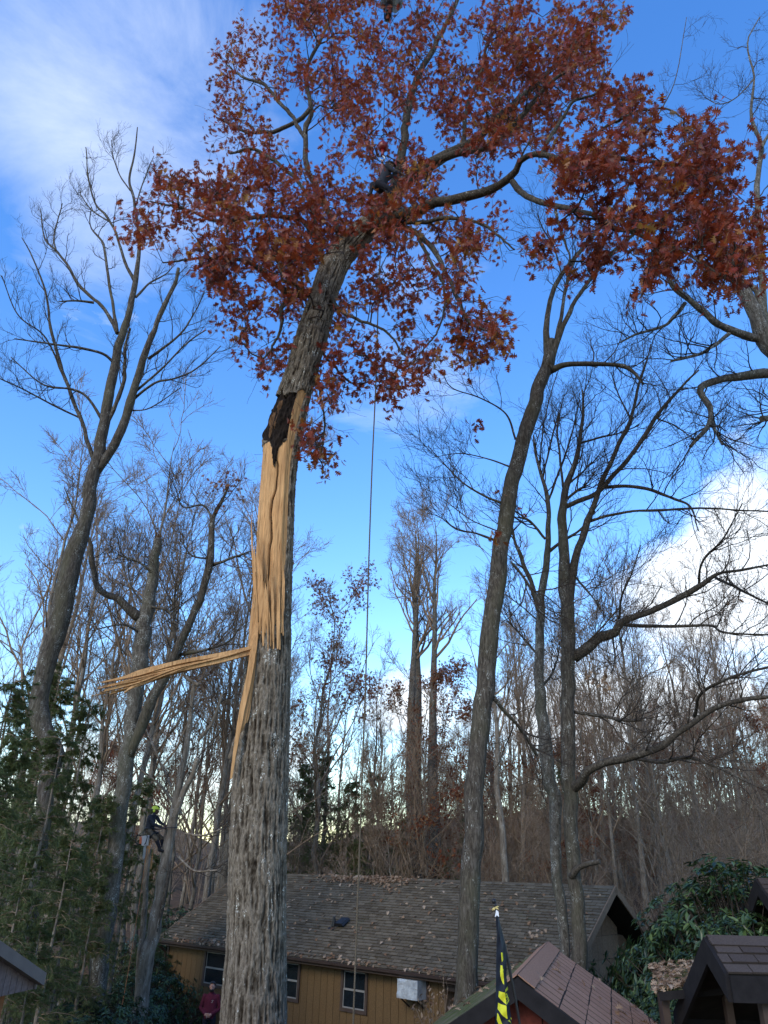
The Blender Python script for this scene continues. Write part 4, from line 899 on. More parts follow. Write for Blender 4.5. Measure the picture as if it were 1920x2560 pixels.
    for o in order[:300]:
        ob = bpy.data.objects.new('leaf', lm); COL.objects.link(ob); ob.parent = oak
        ob.matrix_local = Matrix.Translation(Vector(pos[o]) - w0) @ Matrix([list(r) for r in rot[o]]).to_4x4() @ Matrix.Scale(float(sc[o]), 4)
    return oak, LP
OAK, OAKL = build_oak()

# ------------------------------------------------------------------ bare trees traced from the photograph
def tree_parts(root, trunks, limbs, rng, tmat, lmat, k1=7, l1=2.2, k2=5, l2=1.0, k3=4, l3=.5, rmin=.006, leaf=None, sides=14, up=.2, t0=.3, twmat='twig'):
    """trunks and limbs are (P,R) traced; three orders of twigs grow from them"""
    mb = MB()
    for P, R in trunks: tubes(mb, P[None], R[None], sides)
    mb.build('trunk', tmat, root)
    if limbs:
        for P, R in limbs: mb = MB(); tubes(mb, P[None], R[None], 8); mb.build('limb', lmat, root)
    src = [(P, R) for P, R in limbs] + [(P[-len(P) // 4:], R[-len(P) // 4:]) for P, R in trunks if R[-1] < .05 and len(trunks[0][0]) != 150]
    P = np.array([resample(p, r, 16)[0] for p, r in src]); R = np.array([resample(p, r, 16)[1] for p, r in src])
    b1, r1 = grow(P, R, k1, rng, length=l1, ang=(25, 60), wig=.16, up=up, npts=8, t0=t0, rr=.5, rmin=rmin * 1.6, rcap=.020)
    b2, r2 = grow(b1, r1, k2, rng, length=l2, ang=(25, 55), wig=.18, up=up, npts=6, t0=.2, rr=.6, rmin=rmin * 1.2)
    b3, r3 = grow(b2, r2, k3, rng, length=l3, ang=(25, 55), wig=.18, up=up, npts=4, t0=.2, rr=.6, rmin=rmin)
    mb = MB(); tubes(mb, b1, r1, 5); tubes(mb, b2, r2, 4); tubes(mb, b3, r3, 3); mb.build('twigs', twmat, root)
    return b2, b3
def to_ground(P, R, x, y, flare=1.35):
    """carry a traced trunk down to the terrain"""
    z = float(terrain(x, y)); return np.vstack([[x, y, z - .3], [x * .98 + P[0][0] * .02, y, z + .4], P]), np.concatenate([[R[0] * flare, R[0] * 1.1], R])
def rooted(name, label, P, group=None):
    return thing(name, label, 'tree', (float(P[0][0]), float(P[0][1]), float(P[0][2]) + .3), group)
def full_trunk(specs, Y, n=90, Y1=None, lean=None):
    """specs: list of (crop, [(x,y,r)...]) joined from bottom to top"""
    P = []; R = []
    allp = [(c, p) for c, pts in specs for p in pts]; m = len(allp)
    for i, (c, (x, y, r)) in enumerate(allp):
        yy = Y + ((Y1 if Y1 is not None else Y) - Y) * i / (m - 1); q = PY(*px_(c, x, y), yy); P.append(q); R.append(.92 * r * CROPS[c][2] * zc(q) / FPX)
    P = np.array(P); R = np.array(R); dirn = P[0] - P[1]; dirn /= np.linalg.norm(dirn); 
    zg = float(terrain(P[0][0], P[0][1])); k = max(0., P[0][2] - zg); foot = P[0] + np.array([dirn[0], dirn[1], 0]) / max(.5, -dirn[2]) * k * .6
    P, R = to_ground(P, R, foot[0], foot[1]); return knobby(*resample(P, R, n), foot[0], .22, .05)

def build_left_tall():
    rng = np.random.default_rng(201); Y = 21.0
    tr = full_trunk([('B', [(150, 1900, 58), (190, 1500, 56), (235, 1200, 56), (270, 900, 56), (315, 600, 58), (345, 490, 66), (300, 340, 60), (245, 230, 68), (250, 120, 62), (275, 0, 56)]), ('D', [(130, 1330, 24), (160, 1200, 22)]), ('L', [(480, 2212, 40), (500, 2010, 40), (540, 1880, 36), (570, 1720, 33), (620, 1430, 28), (655, 1250, 24), (680, 1170, 22), (720, 1040, 18), (750, 880, 16), (770, 700, 10), (740, 440, 8), (715, 330, 7), (745, 180, 5), (760, 40, 3)])], Y, 150)
    t = rooted('bare_tree', 'tall bare hardwood with burls and two dark stems above the hemlocks', tr[0])
    L = [([(535, 1950, 22), (590, 1870, 28), (650, 1770, 29), (720, 1570, 28), (770, 1400, 24), (820, 1230, 20), (870, 1110, 16), (960, 920, 13), (985, 820, 10)], 20.4), ([(590, 1690, 8), (630, 1600, 13), (685, 1430, 13), (690, 1280, 10), (720, 1150, 6)], 20.6),
         ([(520, 1890, 15), (440, 1640, 12), (360, 1430, 11), (320, 1290, 10), (280, 1150, 9), (255, 960, 7), (210, 830, 5), (150, 700, 4), (120, 650, 2)], 19.6),
         ([(650, 1180, 14), (600, 1080, 11), (520, 990, 11), (430, 910, 10), (370, 800, 9), (310, 720, 7), (245, 650, 5), (225, 490, 3)], 21.4), ([(310, 720, 5), (300, 640, 5), (345, 460, 3)], 21.4),
         ([(650, 1180, 11), (620, 1000, 9), (590, 820, 9), (570, 680, 8), (500, 590, 4), (505, 480, 3)], 22), ([(745, 890, 12), (690, 780, 9), (640, 620, 8), (590, 530, 8), (530, 470, 6), (490, 330, 5), (475, 150, 3)], 21.4), ([(600, 560, 5), (510, 500, 4), (450, 420, 3), (445, 390, 2)], 21),
         ([(720, 390, 5), (660, 300, 4), (625, 200, 3), (615, 110, 2)], 21.2), ([(640, 1350, 11), (560, 1290, 9), (440, 1260, 8), (300, 1240, 6), (80, 1210, 4)], 19.4), ([(560, 1650, 10), (480, 1530, 8), (400, 1490, 7), (300, 1480, 6), (200, 1440, 5), (60, 1310, 3)], 19.8),
         ([(450, 1650, 7), (280, 1570, 6), (130, 1490, 5), (0, 1430, 4)], 19.2), ([(820, 1320, 10), (900, 1260, 8), (1000, 1180, 6), (1080, 1060, 4), (1130, 950, 3)], 20), ([(735, 1550, 9), (790, 1500, 8), (860, 1450, 7), (960, 1430, 6), (1080, 1380, 5), (1220, 1250, 3)], 19.8),
         ([(752, 1500, 8), (810, 1450, 7), (920, 1350, 6), (1050, 1220, 5), (1140, 1160, 3)], 20), ([(705, 1610, 5), (830, 1590, 4), (1000, 1480, 3)], 20), ([(330, 1005, 4), (430, 1000, 6), (520, 1010, 8)][::-1], 20.6), ([(750, 980, 8), (830, 900, 6), (920, 850, 4), (960, 800, 3)], 21.6), ([(740, 500, 5), (800, 320, 4), (850, 200, 2)], 21.8), ([(360, 1440, 6), (250, 1200, 5), (100, 1080, 4), (10, 860, 3)], 19)]
    lb = [trace('L', p, tr[0][75][1], y, 20) for p, y in L]
    tree_parts(t, [tr], lb, rng, 'bark_oak', 'bark_oak', 8, 1.25, 5, .62, 4, .34, .0042, up=.28)
build_left_tall()

def build_broken_top():
    rng = np.random.default_rng(211); Y = 22.5
    tr = full_trunk([('B', [(560, 2212, 70), (620, 2000, 66), (670, 1600, 60), (720, 1250, 56), (765, 900, 55), (805, 600, 56), (860, 200, 52)]), ('S', [(290, 1600, 45), (320, 1350, 42), (345, 1200, 35), (370, 1050, 28), (385, 950, 25), (388, 900, 22)])], Y, 110)
    t = rooted('bare_tree', 'grey forked tree with a snapped flat-topped stem behind the jutting splinter', tr[0])
    L = [([(300, 1300, 30), (200, 1210, 22), (120, 1170, 18), (80, 1110, 17), (55, 1020, 16), (50, 930, 12), (20, 860, 8), (-30, 760, 5), (-80, 640, 3)], 21.6), ([(250, 1990, 26), (310, 1850, 33), (400, 1650, 32), (480, 1480, 30), (530, 1380, 24), (590, 1230, 22), (650, 1050, 22), (665, 920, 20), (670, 800, 16), (720, 700, 8), (745, 640, 5)], 21.8),
         ([(480, 1420, 10), (470, 1280, 8), (475, 1180, 6), (520, 1080, 3)], 22), ([(650, 1040, 12), (720, 1010, 8), (860, 960, 4)], 21), ([(500, 1480, 12), (620, 1460, 9), (740, 1420, 5), (800, 1350, 3)], 21), ([(665, 800, 8), (620, 730, 6), (520, 740, 4), (480, 640, 3)], 22.2), ([(370, 1080, 8), (300, 1020, 6), (190, 980, 4)], 22), ([(310, 1380, 8), (220, 1330, 6), (60, 1360, 3)], 21.4), ([(345, 1240, 9), (440, 1260, 7), (490, 1350, 5)], 22), ([(330, 1240, 7), (260, 1140, 5), (240, 1020, 3)], 23), ([(650, 1000, 7), (560, 980, 5), (500, 900, 3)], 22)]
    lb = [trace('S', p, Y - .1, y, 20) for p, y in L]
    b2, b3 = tree_parts(t, [tr], lb, rng, 'bark_grey', 'bark_oak', 8, 1.4, 5, .7, 4, .38, .0045, up=.22)
    # ragged snapped top
    mb = MB(); top = tr[0][-1]; r0 = tr[1][-1]
    for k in range(9):
        a = k / 9 * 6.283; c = top + np.array([math.cos(a), math.sin(a), 0]) * r0 * .6; h = rng.uniform(.1, .38); mb.add([c + [.05, 0, -.15], c + [-.04, .04, -.15], c + [-.04, -.04, -.15], c + [rng.normal(0, .03), 0, h]], [(0, 1, 3), (1, 2, 3), (2, 0, 3)])
    mb.build('snapped_top', 'rot_edge', t)
    cp = lb[1][0][-1]; pos = cp + rng.normal(scale=(.28, .25, .3), size=(70, 3)); mb = MB(); scatter(mb, OAKV, OAKF, pos, rand_rot(70, rng), rng.uniform(.12, .2, 70)); tag(mb.build('dead_leaves', 'leaf_rust', t), kind='stuff')
build_broken_top()

def build_climber_tree():
    rng = np.random.default_rng(221); Y = 24.0
    tr = full_trunk([('B', [(850, 2300, 62), (870, 2212, 60), (935, 1900, 50), (985, 1600, 45), (1030, 1350, 40), (1070, 1100, 37), (1100, 950, 34), (1130, 800, 30), (1165, 600, 22), (1195, 450, 20), (1215, 300, 19), (1235, 150, 15), (1245, 20, 11)])], Y, 110)
    t = rooted('bare_tree', 'slender pale leaning trunk that the climber in the lime helmet is roped to', tr[0])
    L = [('B', [(1110, 900, 26), (1160, 770, 22), (1230, 620, 20), (1280, 500, 18)], 23.6), ('D', [(497, 1640, 7), (530, 1540, 6), (560, 1440, 5), (590, 1330, 3)], 23.6), ('D', [(430, 1480, 5), (400, 1460, 4), (385, 1420, 3)], 24), ('D', [(428, 1600, 5), (460, 1560, 4), (480, 1500, 3)], 24), ('D', [(392, 1760, 4), (350, 1700, 3), (300, 1660, 2)], 24), ('D', [(400, 1800, 3), (440, 1805, 2.5), (480, 1790, 2)], 23.5), ('D', [(385, 1850, 3), (420, 1880, 2.5), (470, 1880, 2)], 23), ('D', [(370, 1700, 3), (330, 1610, 2.5), (310, 1560, 2)], 25)]
    lb = [trace(c, p, Y, y, 18) for c, p, y in L]
    tree_parts(t, [tr], lb, rng, 'bark_far', 'bark_far', 6, 1.1, 4, .6, 3, .35, .005, up=.2)
    dk = resample([PY(*px_('B', x, y), 23.75) for x, y in ((1100, 1160), (1075, 1300), (1045, 1450), (1010, 1620))], [.03, .06, .07, .02], 18); mb = MB(); tubes(mb, dk[0][None], dk[1][None], 8); tag(mb.build('trunk_shade_side', 'bark_limb', t), 'dark strip standing in for the shaded side of a second trunk')  # dark tube put in for the shaded side of a second stem
    # the stub of a cut stem behind the climber
    st = full_trunk([('B', [(925, 1500, 20), (935, 1300, 20), (945, 1150, 20), (955, 1080, 19)])], 24.8, 30); s = rooted('tree_stub', 'thin topped stem with torn pale bark below the climber', st[0]); mb = MB(); tubes(mb, st[0][None], st[1][None], 10); mb.build('trunk', 'bark_far', s)
    top = st[0][-1]; mb = MB()
    for k in range(6): c = top + rng.normal(scale=(.07, .05, .05), size=3); mb.add([c + [.04, 0, -.5], c + [-.04, .03, -.5], c + [-.03, -.04, -.5], c + [rng.normal(0, .05), 0, rng.uniform(.05, .35)]], [(0, 1, 3), (1, 2, 3), (2, 0, 3)])
    mb.build('splinter', 'wood', s)
build_climber_tree()

def build_leaning():
    rng = np.random.default_rng(231); Y = 16.6
    tr = full_trunk([('H', [(612, 1560, 78), (620, 1400, 75), (630, 1200, 71), (645, 900, 68), (662, 600, 65), (675, 300, 62), (690, 60, 60)]), ('R', [(205, 1850, 52), (235, 1550, 52), (275, 1200, 47), (320, 850, 43), (365, 600, 41), (410, 420, 40), (460, 270, 39), (500, 140, 37), (540, 30, 32)]), ('D', [(1180, 800, 16), (1188, 765, 13), (1192, 735, 9)])], Y, 150)
    t = rooted('leaning_tree', 'tall dark-barked tree leaning right, in front of the house roof beside the flag', tr[0])
    L = [('T', [(395, 2100, 30), (385, 2000, 25), (378, 1900, 20), (410, 1700, 15), (470, 1580, 15), (560, 1470, 14), (680, 1320, 12), (790, 1170, 10), (870, 1030, 8), (890, 900, 5), (1050, 620, 4), (1130, 440, 3), (1190, 100, 2)], 17.2), ('T', [(405, 2100, 30), (430, 2000, 22), (490, 1850, 16), (570, 1700, 13), (720, 1500, 12), (850, 1380, 12), (960, 1290, 9), (1100, 1200, 7), (1250, 1100, 4)], 15.8), ('T', [(440, 1950, 14), (470, 1800, 12), (510, 1590, 10), (560, 1470, 6)], 16.8),
         ('D', [(1190, 800, 9), (1240, 787, 6), (1350, 792, 5), (1390, 830, 3)], 16), ('R', [(380, 400, 7), (330, 270, 5), (200, 190, 4), (60, 140, 3), (10, 60, 2)], 15.8), ('R', [(310, 720, 8), (240, 690, 6), (120, 620, 5), (0, 500, 3), (-60, 430, 2)], 16.4), ('R', [(280, 910, 8), (180, 870, 6), (80, 850, 4), (0, 790, 3), (-60, 770, 2)], 16.2), ('R', [(360, 540, 6), (250, 500, 4), (100, 470, 3), (-40, 490, 2)], 17.2), ('R', [(360, 1020, 9), (420, 1090, 9), (470, 1180, 8), (490, 1260, 6)], 17), ('R', [(290, 860, 4), (150, 800, 3), (20, 700, 2)], 16),
         ('T', [(470, 1580, 6), (430, 1430, 5), (370, 1330, 4), (330, 1230, 3)], 17), ('T', [(680, 1320, 6), (640, 1180, 5), (560, 1130, 4)], 16.6), ('T', [(720, 1500, 6), (820, 1440, 4), (900, 1480, 3)], 15.2), ('R', [(270, 1700, 14), (350, 1790, 10), (430, 1890, 10), (490, 1990, 9)], 17.6)]
    lb = [trace(c, p, Y, y, 20) for c, p, y in L]
    tree_parts(t, [tr], lb, rng, 'bark_oak', 'bark_oak', 10, 1.5, 5, .75, 4, .4, .0038, up=.2)
    mb = MB()
    for (x, y, Yl, m) in ((190, 345, 15.6, 16), (270, 900, 16, 14), (418, 762, 16, 4), (300, 655, 16, 3)):
        c = PY(*px_('R', x, y), Yl); scatter(mb, OAKV, OAKF, c + rng.normal(scale=.11, size=(m, 3)), rand_rot(m, rng), rng.uniform(.12, .2, m))
    tag(mb.build('caught_leaves', 'leaf_red', t), kind='stuff')
build_leaning()

def build_twins():
    rng = np.random.default_rng(241); Y = 19.0
    tr = full_trunk([('H', [(1305, 1330, 52), (1300, 1200, 50), (1290, 1000, 47), (1280, 800, 45), (1265, 600, 45), (1255, 400, 46), (1250, 200, 46)]), ('R', [(642, 2100, 40), (640, 1900, 38), (645, 1600, 38), (640, 1300, 37), (625, 1100, 32), (620, 950, 28), (615, 800, 25), (630, 650, 18), (680, 520, 14), (700, 420, 12), (720, 260, 8), (715, 150, 4)])], Y, 130)
    t = rooted('bare_tree', 'straight bare hardwood with long limbs reaching right, at the house gable', tr[0])
    L = [([(645, 1250, 27), (680, 1020, 22), (730, 860, 20), (780, 720, 15), (820, 600, 15), (850, 540, 13), (900, 420, 12), (960, 300, 10), (1000, 130, 8), (1040, 0, 5), (1060, -80, 3)], 18.4), ([(625, 740, 15), (780, 670, 14), (870, 580, 14), (970, 470, 12), (1080, 290, 12), (1180, 170, 8), (1300, 50, 5)], 18), ([(670, 1500, 34), (780, 1420, 28), (870, 1370, 27), (920, 1310, 20), (1100, 1250, 18), (1220, 1190, 17), (1300, 1140, 16), (1390, 1075, 10), (1520, 1055, 8), (1700, 1020, 5)], 16.6),
         ([(1300, 1140, 8), (1320, 1010, 7), (1420, 900, 5), (1520, 720, 3)], 16.8), ([(1380, 1090, 9), (1500, 1150, 8), (1700, 1250, 5)], 16.2), ([(920, 1330, 12), (1100, 1340, 10), (1350, 1335, 9), (1430, 1370, 7), (1700, 1385, 5)], 16.4), ([(820, 640, 11), (960, 635, 10), (1080, 660, 9), (1180, 700, 8), (1260, 740, 6), (1300, 860, 3)], 17), ([(740, 815, 11), (900, 770, 8), (1100, 755, 8), (1270, 745, 6), (1500, 755, 5), (1700, 765, 4)], 17),
         ([(660, 2160, 34), (700, 2120, 30), (740, 2070, 25), (830, 2030, 22), (950, 2000, 22), (1100, 1950, 20), (1200, 1880, 17), (1350, 1770, 15), (1480, 1720, 14), (1700, 1685, 8)], 16), ([(1280, 1790, 11), (1310, 1680, 8), (1450, 1600, 8), (1700, 1530, 7)], 16), ([(950, 2000, 12), (1100, 2020, 11), (1250, 2000, 10), (1400, 2050, 8), (1560, 2130, 5)], 16.4), ([(680, 1770, 10), (800, 1790, 9), (920, 1810, 9), (1010, 1810, 7)], 17.4), ([(680, 1090, 7), (740, 1160, 6), (800, 1230, 3)], 18), ([(640, 700, 8), (700, 650, 8), (745, 630, 5)], 18.6), ([(650, 620, 6), (720, 560, 5), (765, 510, 3)], 18.6), ([(620, 640, 8), (600, 450, 6), (590, 330, 5), (620, 200, 3)], 19.6), ([(900, 1300, 8), (915, 1180, 6), (960, 1080, 4), (1010, 930, 3)], 17.6),
         ([(700, 1450, 5), (780, 1380, 5), (900, 1250, 4)], 18), ([(700, 420, 7), (800, 390, 6), (900, 370, 4), (1000, 330, 3)], 18.6), ([(960, 300, 6), (900, 180, 4), (860, 60, 3)], 19), ([(1080, 290, 5), (1180, 330, 4), (1280, 400, 3)], 17), ([(870, 1400, 6), (880, 1500, 5), (860, 1580, 3)], 17.4)]
    lb = [trace('R', p, Y, y, 20) for p, y in L]
    stub = trace('H', [(1255, 690, 26), (1290, 650, 22), (1350, 618, 18), (1420, 600, 14)], Y - .1, 18.2, 14); mb = MB(); tubes(mb, stub[0][None], stub[1][None], 9); mb.build('broken_stub', 'bark_limb', t)
    tree_parts(t, [tr], lb, rng, 'bark_oak', 'bark_limb', 10, 1.6, 6, .8, 4, .42, .0038, up=.2)
    mb = MB()
    for x, y, m in ((780, 1600, 9), (830, 1615, 9), (1350, 1215, 6), (1470, 1215, 6)):
        c = PY(*px_('R', x, y), 17.4); scatter(mb, OAKV, OAKF, c + rng.normal(scale=.12, size=(m, 3)), rand_rot(m, rng), rng.uniform(.1, .18, m))
    tag(mb.build('dead_leaves', 'leaf_dead', t), kind='stuff')
    ta = full_trunk([('H', [(1215, 1330, 36), (1210, 1150, 34), (1200, 1000, 35), (1180, 800, 35), (1160, 600, 36), (1165, 400, 38), (1150, 200, 40)]), ('R', [(545, 2120, 38), (520, 1850, 33), (500, 1600, 28), (500, 1400, 24), (510, 1200, 22), (535, 1000, 18), (545, 850, 14), (540, 700, 12), (510, 580, 9), (480, 470, 7), (470, 380, 4)])], Y + .5, 120)
    t2 = rooted('bare_tree', 'lichen-blotched pale trunk standing close beside the straight bare hardwood', ta[0])
    L = [([(495, 1260, 16), (450, 1100, 13), (400, 980, 12), (370, 880, 8), (340, 760, 4)], 19.8), ([(540, 970, 10), (600, 920, 9), (700, 860, 7), (780, 760, 4)], 19.2), ([(530, 900, 8), (450, 810, 8), (390, 790, 6)], 19.4), ([(540, 720, 7), (600, 560, 6), (660, 380, 5), (700, 200, 3)], 20), ([(515, 600, 6), (560, 400, 5), (600, 250, 3)], 20), ([(505, 1500, 8), (420, 1400, 6), (340, 1310, 4)], 20.4), ([(510, 1650, 8), (570, 1560, 6), (600, 1450, 4)], 20.2), ([(500, 560, 5), (520, 330, 4), (560, 160, 3), (600, 40, 2)], 20), ([(480, 1300, 6), (400, 1230, 4), (330, 1180, 3)], 20)]
    lb = [trace('R', p, Y + .5, y, 18) for p, y in L]
    tree_parts(t2, [ta], lb, rng, 'bark_grey', 'bark_oak', 9, 1.5, 5, .75, 4, .4, .0038, up=.22)
build_twins()

def build_right_edge():
    rng = np.random.default_rng(251); Y = 15.0
    tr = full_trunk([('D', [(1830, 2212, 44), (1810, 1700, 40), (1790, 1250, 36), (1765, 1000, 34), (1735, 900, 30), (1700, 800, 26), (1655, 735, 20), (1630, 680, 17), (1600, 620, 14), (1560, 560, 11), (1520, 510, 8)])], Y, 110)
    t = rooted('bare_tree', 'big grey tree whose arching limbs enter from beyond the booth', tr[0])
    L = [('D', [(1780, 830, 18), (1720, 808, 15), (1659, 806, 12), (1590, 818, 11), (1530, 828, 9), (1512, 845, 8), (1535, 880, 7), (1530, 920, 6), (1490, 965, 4)], 14.4), ('D', [(1533, 885, 5), (1545, 925, 4), (1560, 960, 3)], 14.2), ('D', [(1655, 735, 12), (1590, 715, 10), (1540, 690, 9), (1490, 650, 7), (1450, 610, 6), (1440, 560, 4)], 14.6), ('T', [(1650, 1900, 30), (1620, 1750, 22), (1560, 1650, 18), (1470, 1580, 16), (1380, 1500, 14), (1290, 1380, 8), (1210, 1280, 5), (1210, 1150, 4)], 15), ('T', [(1640, 1850, 22), (1600, 1200, 20), (1600, 1000, 17), (1620, 850, 15), (1560, 650, 10), (1580, 450, 7), (1540, 250, 5), (1610, 100, 3)], 15.6), ('T', [(1620, 850, 12), (1700, 720, 10), (1760, 560, 7)], 15.4), ('D', [(1480, 655, 5), (1440, 700, 4), (1380, 720, 3), (1340, 740, 2)], 14), ('D', [(1760, 900, 10), (1700, 890, 8), (1645, 905, 8)], 14.2), ('D', [(1580, 716, 5), (1520, 760, 4), (1450, 780, 3)], 14), ('T', [(1580, 450, 5), (1480, 560, 4), (1380, 600, 3), (1290, 560, 2)], 15.2)]
    lb = [trace(c, p, Y, y, 20) for c, p, y in L]
    tree_parts(t, [tr], lb, rng, 'bark_grey', 'bark_grey', 12, 1.3, 6, .65, 4, .32, .0035, up=.22)
build_right_edge()

# ------------------------------------------------------------------ woodland behind: a few kinds, copied tree by tree
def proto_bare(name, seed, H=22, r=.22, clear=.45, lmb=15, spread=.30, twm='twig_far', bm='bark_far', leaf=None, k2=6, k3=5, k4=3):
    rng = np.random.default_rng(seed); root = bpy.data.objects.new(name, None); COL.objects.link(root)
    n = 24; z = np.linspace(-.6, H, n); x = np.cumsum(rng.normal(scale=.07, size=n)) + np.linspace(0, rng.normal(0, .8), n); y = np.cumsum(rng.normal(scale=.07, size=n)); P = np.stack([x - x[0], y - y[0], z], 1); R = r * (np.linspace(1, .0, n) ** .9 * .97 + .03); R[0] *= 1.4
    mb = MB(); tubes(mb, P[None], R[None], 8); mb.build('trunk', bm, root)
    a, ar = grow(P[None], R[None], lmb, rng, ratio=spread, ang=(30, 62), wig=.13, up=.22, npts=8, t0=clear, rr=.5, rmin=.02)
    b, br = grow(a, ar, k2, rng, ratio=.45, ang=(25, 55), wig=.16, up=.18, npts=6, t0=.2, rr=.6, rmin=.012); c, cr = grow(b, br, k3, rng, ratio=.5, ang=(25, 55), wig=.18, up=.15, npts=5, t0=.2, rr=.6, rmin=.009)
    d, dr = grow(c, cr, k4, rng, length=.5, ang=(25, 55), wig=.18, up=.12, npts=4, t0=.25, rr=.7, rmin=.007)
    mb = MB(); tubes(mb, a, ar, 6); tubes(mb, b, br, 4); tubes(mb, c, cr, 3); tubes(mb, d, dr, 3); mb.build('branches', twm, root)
    if leaf:
        m = leaf[0]; tips = np.concatenate([c[:, -1], d[:, -1]]); sel = vnoise(tips * .45 + seed) > .46; tips = tips[sel]; pos = tips[rng.integers(0, len(tips), m)] + rng.normal(scale=.12, size=(m, 3)); ax = rng.normal(size=(m, 3)); ax[:, 2] -= .5
        mb = MB(); scatter(mb, *( (OAKV, OAKF) if leaf[2] == 'oak' else (ELV * [1, 1.6, 1], ELF)), pos, rand_rot(m, rng, ax, .2), rng.uniform(.09, .18, m)); tag(mb.build('leaves', leaf[1], root), kind='stuff')
    return root
def hemlock(name, seed, H=14, w=3.2, nb=95):
    rng = np.random.default_rng(seed); root = bpy.data.objects.new(name, None); COL.objects.link(root)
    n = 12; P = np.stack([rng.normal(scale=.03, size=n), rng.normal(scale=.03, size=n), np.linspace(-.5, H, n)], 1); R = .17 * np.linspace(1, .08, n); mb = MB(); tubes(mb, P[None], R[None], 7); mb.build('trunk', 'bark_far', root)
    t = rng.random(nb) ** .8; z = .6 + t * (H - .8); az = rng.random(nb) * 6.283; L = w * (1 - t * .8) * rng.uniform(.55, 1.1, nb); s = np.linspace(0, 1, 7)
    dirh = np.stack([np.cos(az), np.sin(az), az * 0], 1); B = np.zeros((nb, 7, 3)); B += dirh[:, None] * (L[:, None] * s)[..., None]; B[..., 2] += z[:, None] + L[:, None] * (.28 * s - .42 * s * s)
    B += np.cumsum(rng.normal(scale=.03, size=B.shape), 1); BR = np.tile(np.linspace(.022, .006, 7), (nb, 1)); mb = MB(); tubes(mb, B, BR, 4)
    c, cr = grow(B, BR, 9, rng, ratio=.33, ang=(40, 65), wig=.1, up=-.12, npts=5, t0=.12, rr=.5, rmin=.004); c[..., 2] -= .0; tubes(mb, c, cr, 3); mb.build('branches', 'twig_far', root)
    # flat sprays: slender needle fans along every twig
    m = len(c) * 42; bi = rng.integers(0, len(c), m); f = rng.random(m) * 3.98; i = f.astype(int); f = f - i; pos = c[bi, i] * (1 - f[:, None]) + c[bi, i + 1] * f[:, None]; T = c[bi, i + 1] - c[bi, i]; T /= np.linalg.norm(T, axis=1, keepdims=True) + 1e-9
    sd = np.cross(T, [0, 0, 1.0]); sd /= np.linalg.norm(sd, axis=1, keepdims=True) + 1e-9; ax = T * .7 + sd * rng.uniform(-1, 1, m)[:, None] + rng.normal(scale=.22, size=(m, 3)); ax[:, 2] -= .15; ax /= np.linalg.norm(ax, axis=1, keepdims=True); up = np.array([0, 0, 1.0]) + rng.normal(scale=.35, size=(m, 3)); b = np.cross(up, ax); b /= np.linalg.norm(b, axis=1, keepdims=True)
    tv = np.array([(0, 0, 0), (.45, .075, 0), (1, 0, -.08), (.45, -.075, 0)]); fs = [(0, 3, 2, 1)]
    mb = MB(); scatter(mb, tv, fs, pos, np.stack([ax, b, np.cross(ax, b)], 2), rng.uniform(.09, .23, m)); tag(mb.build('needles', 'needles', root), kind='stuff')
    return root
def rhodo(name, seed, W=2.2, H=2.6, nst=520):
    rng = np.random.default_rng(seed); root = bpy.data.objects.new(name, None); COL.objects.link(root)
    u = rng.normal(size=(nst, 3)); u /= np.linalg.norm(u, axis=1, keepdims=True); u[:, 2] = np.abs(u[:, 2]) * 1.05 - .12; rad = rng.uniform(.60, 1.0, nst) ** .6; lump = 1 + .35 * (vnoise(u * 2.2 + seed) - .5) * 2
    tip = u * (rad * lump)[:, None] * np.array([W, W, H]); tip[:, 2] = np.maximum(tip[:, 2], .12)
    P = np.zeros((nst, 5, 3)); st = rng.normal(scale=.25, size=(nst, 3)); st[:, 2] = 0
    for k, t in enumerate(np.linspace(0, 1, 5)): P[:, k] = st * (1 - t) + tip * t; P[:, k, 2] = tip[:, 2] * t ** .7 - .1 * (1 - t)
    P[:, 1:4] += rng.normal(scale=.06, size=(nst, 3, 3)); mb = MB(); tubes(mb, P, np.tile(np.linspace(.018, .006, 5), (nst, 1)), 4); mb.build('stems', 'twig', root)
    k = 11; m = nst * k; pos = np.repeat(tip, k, 0) + rng.normal(scale=.02, size=(m, 3)); d = np.repeat(u, k, 0); az = np.tile(np.arange(k) / k * 6.283, nst) + rng.random(m); e1 = np.cross(d, [0.3, .2, 1.0]); e1 /= np.linalg.norm(e1, axis=1, keepdims=True); e2 = np.cross(d, e1)
    ax = d * rng.uniform(-.05, .55, m)[:, None] + np.cos(az)[:, None] * e1 + np.sin(az)[:, None] * e2; ax[:, 2] -= .22; ax /= np.linalg.norm(ax, axis=1, keepdims=True); up = d + [0, 0, .8]; b = np.cross(up, ax); b /= np.linalg.norm(b, axis=1, keepdims=True)
    mb = MB(); scatter(mb, ELV * [1, .72, 1], ELF, pos, np.stack([ax, b, np.cross(ax, b)], 2), rng.uniform(.12, .19, m)); tag(mb.build('leaves', 'leaf_rhodo', root), kind='stuff')
    return root
def place(proto, x, y, s, rz, label, cat, group, sz=None, first={}, z=None, name=None):
    o = proto if proto.name not in first else copy_tree(proto)
    if proto.name not in first: first[proto.name] = 1
    if name: o.name = name
    rel = np.array([x, y, 0]) - HG(0, 0, 0) * [1, 1, 0]; ss, tt = rel @ HD, rel @ HN
    if -1.2 < ss < HL + 1.0 and -.3 < tt < 9.6 and cat != 'shrub': dd = np.array([x, y]) / math.hypot(x, y); k = (9.8 - tt) / max(.3, dd @ HN[:2]); x, y = x + dd[0] * k, y + dd[1] * k
    o.location = (x, y, float(terrain(x, y)) - .05 if z is None else z); o.rotation_euler = (0, 0, rz); o.scale = (s, s, s if sz is None else sz)
    return tag(o, label, cat, group)
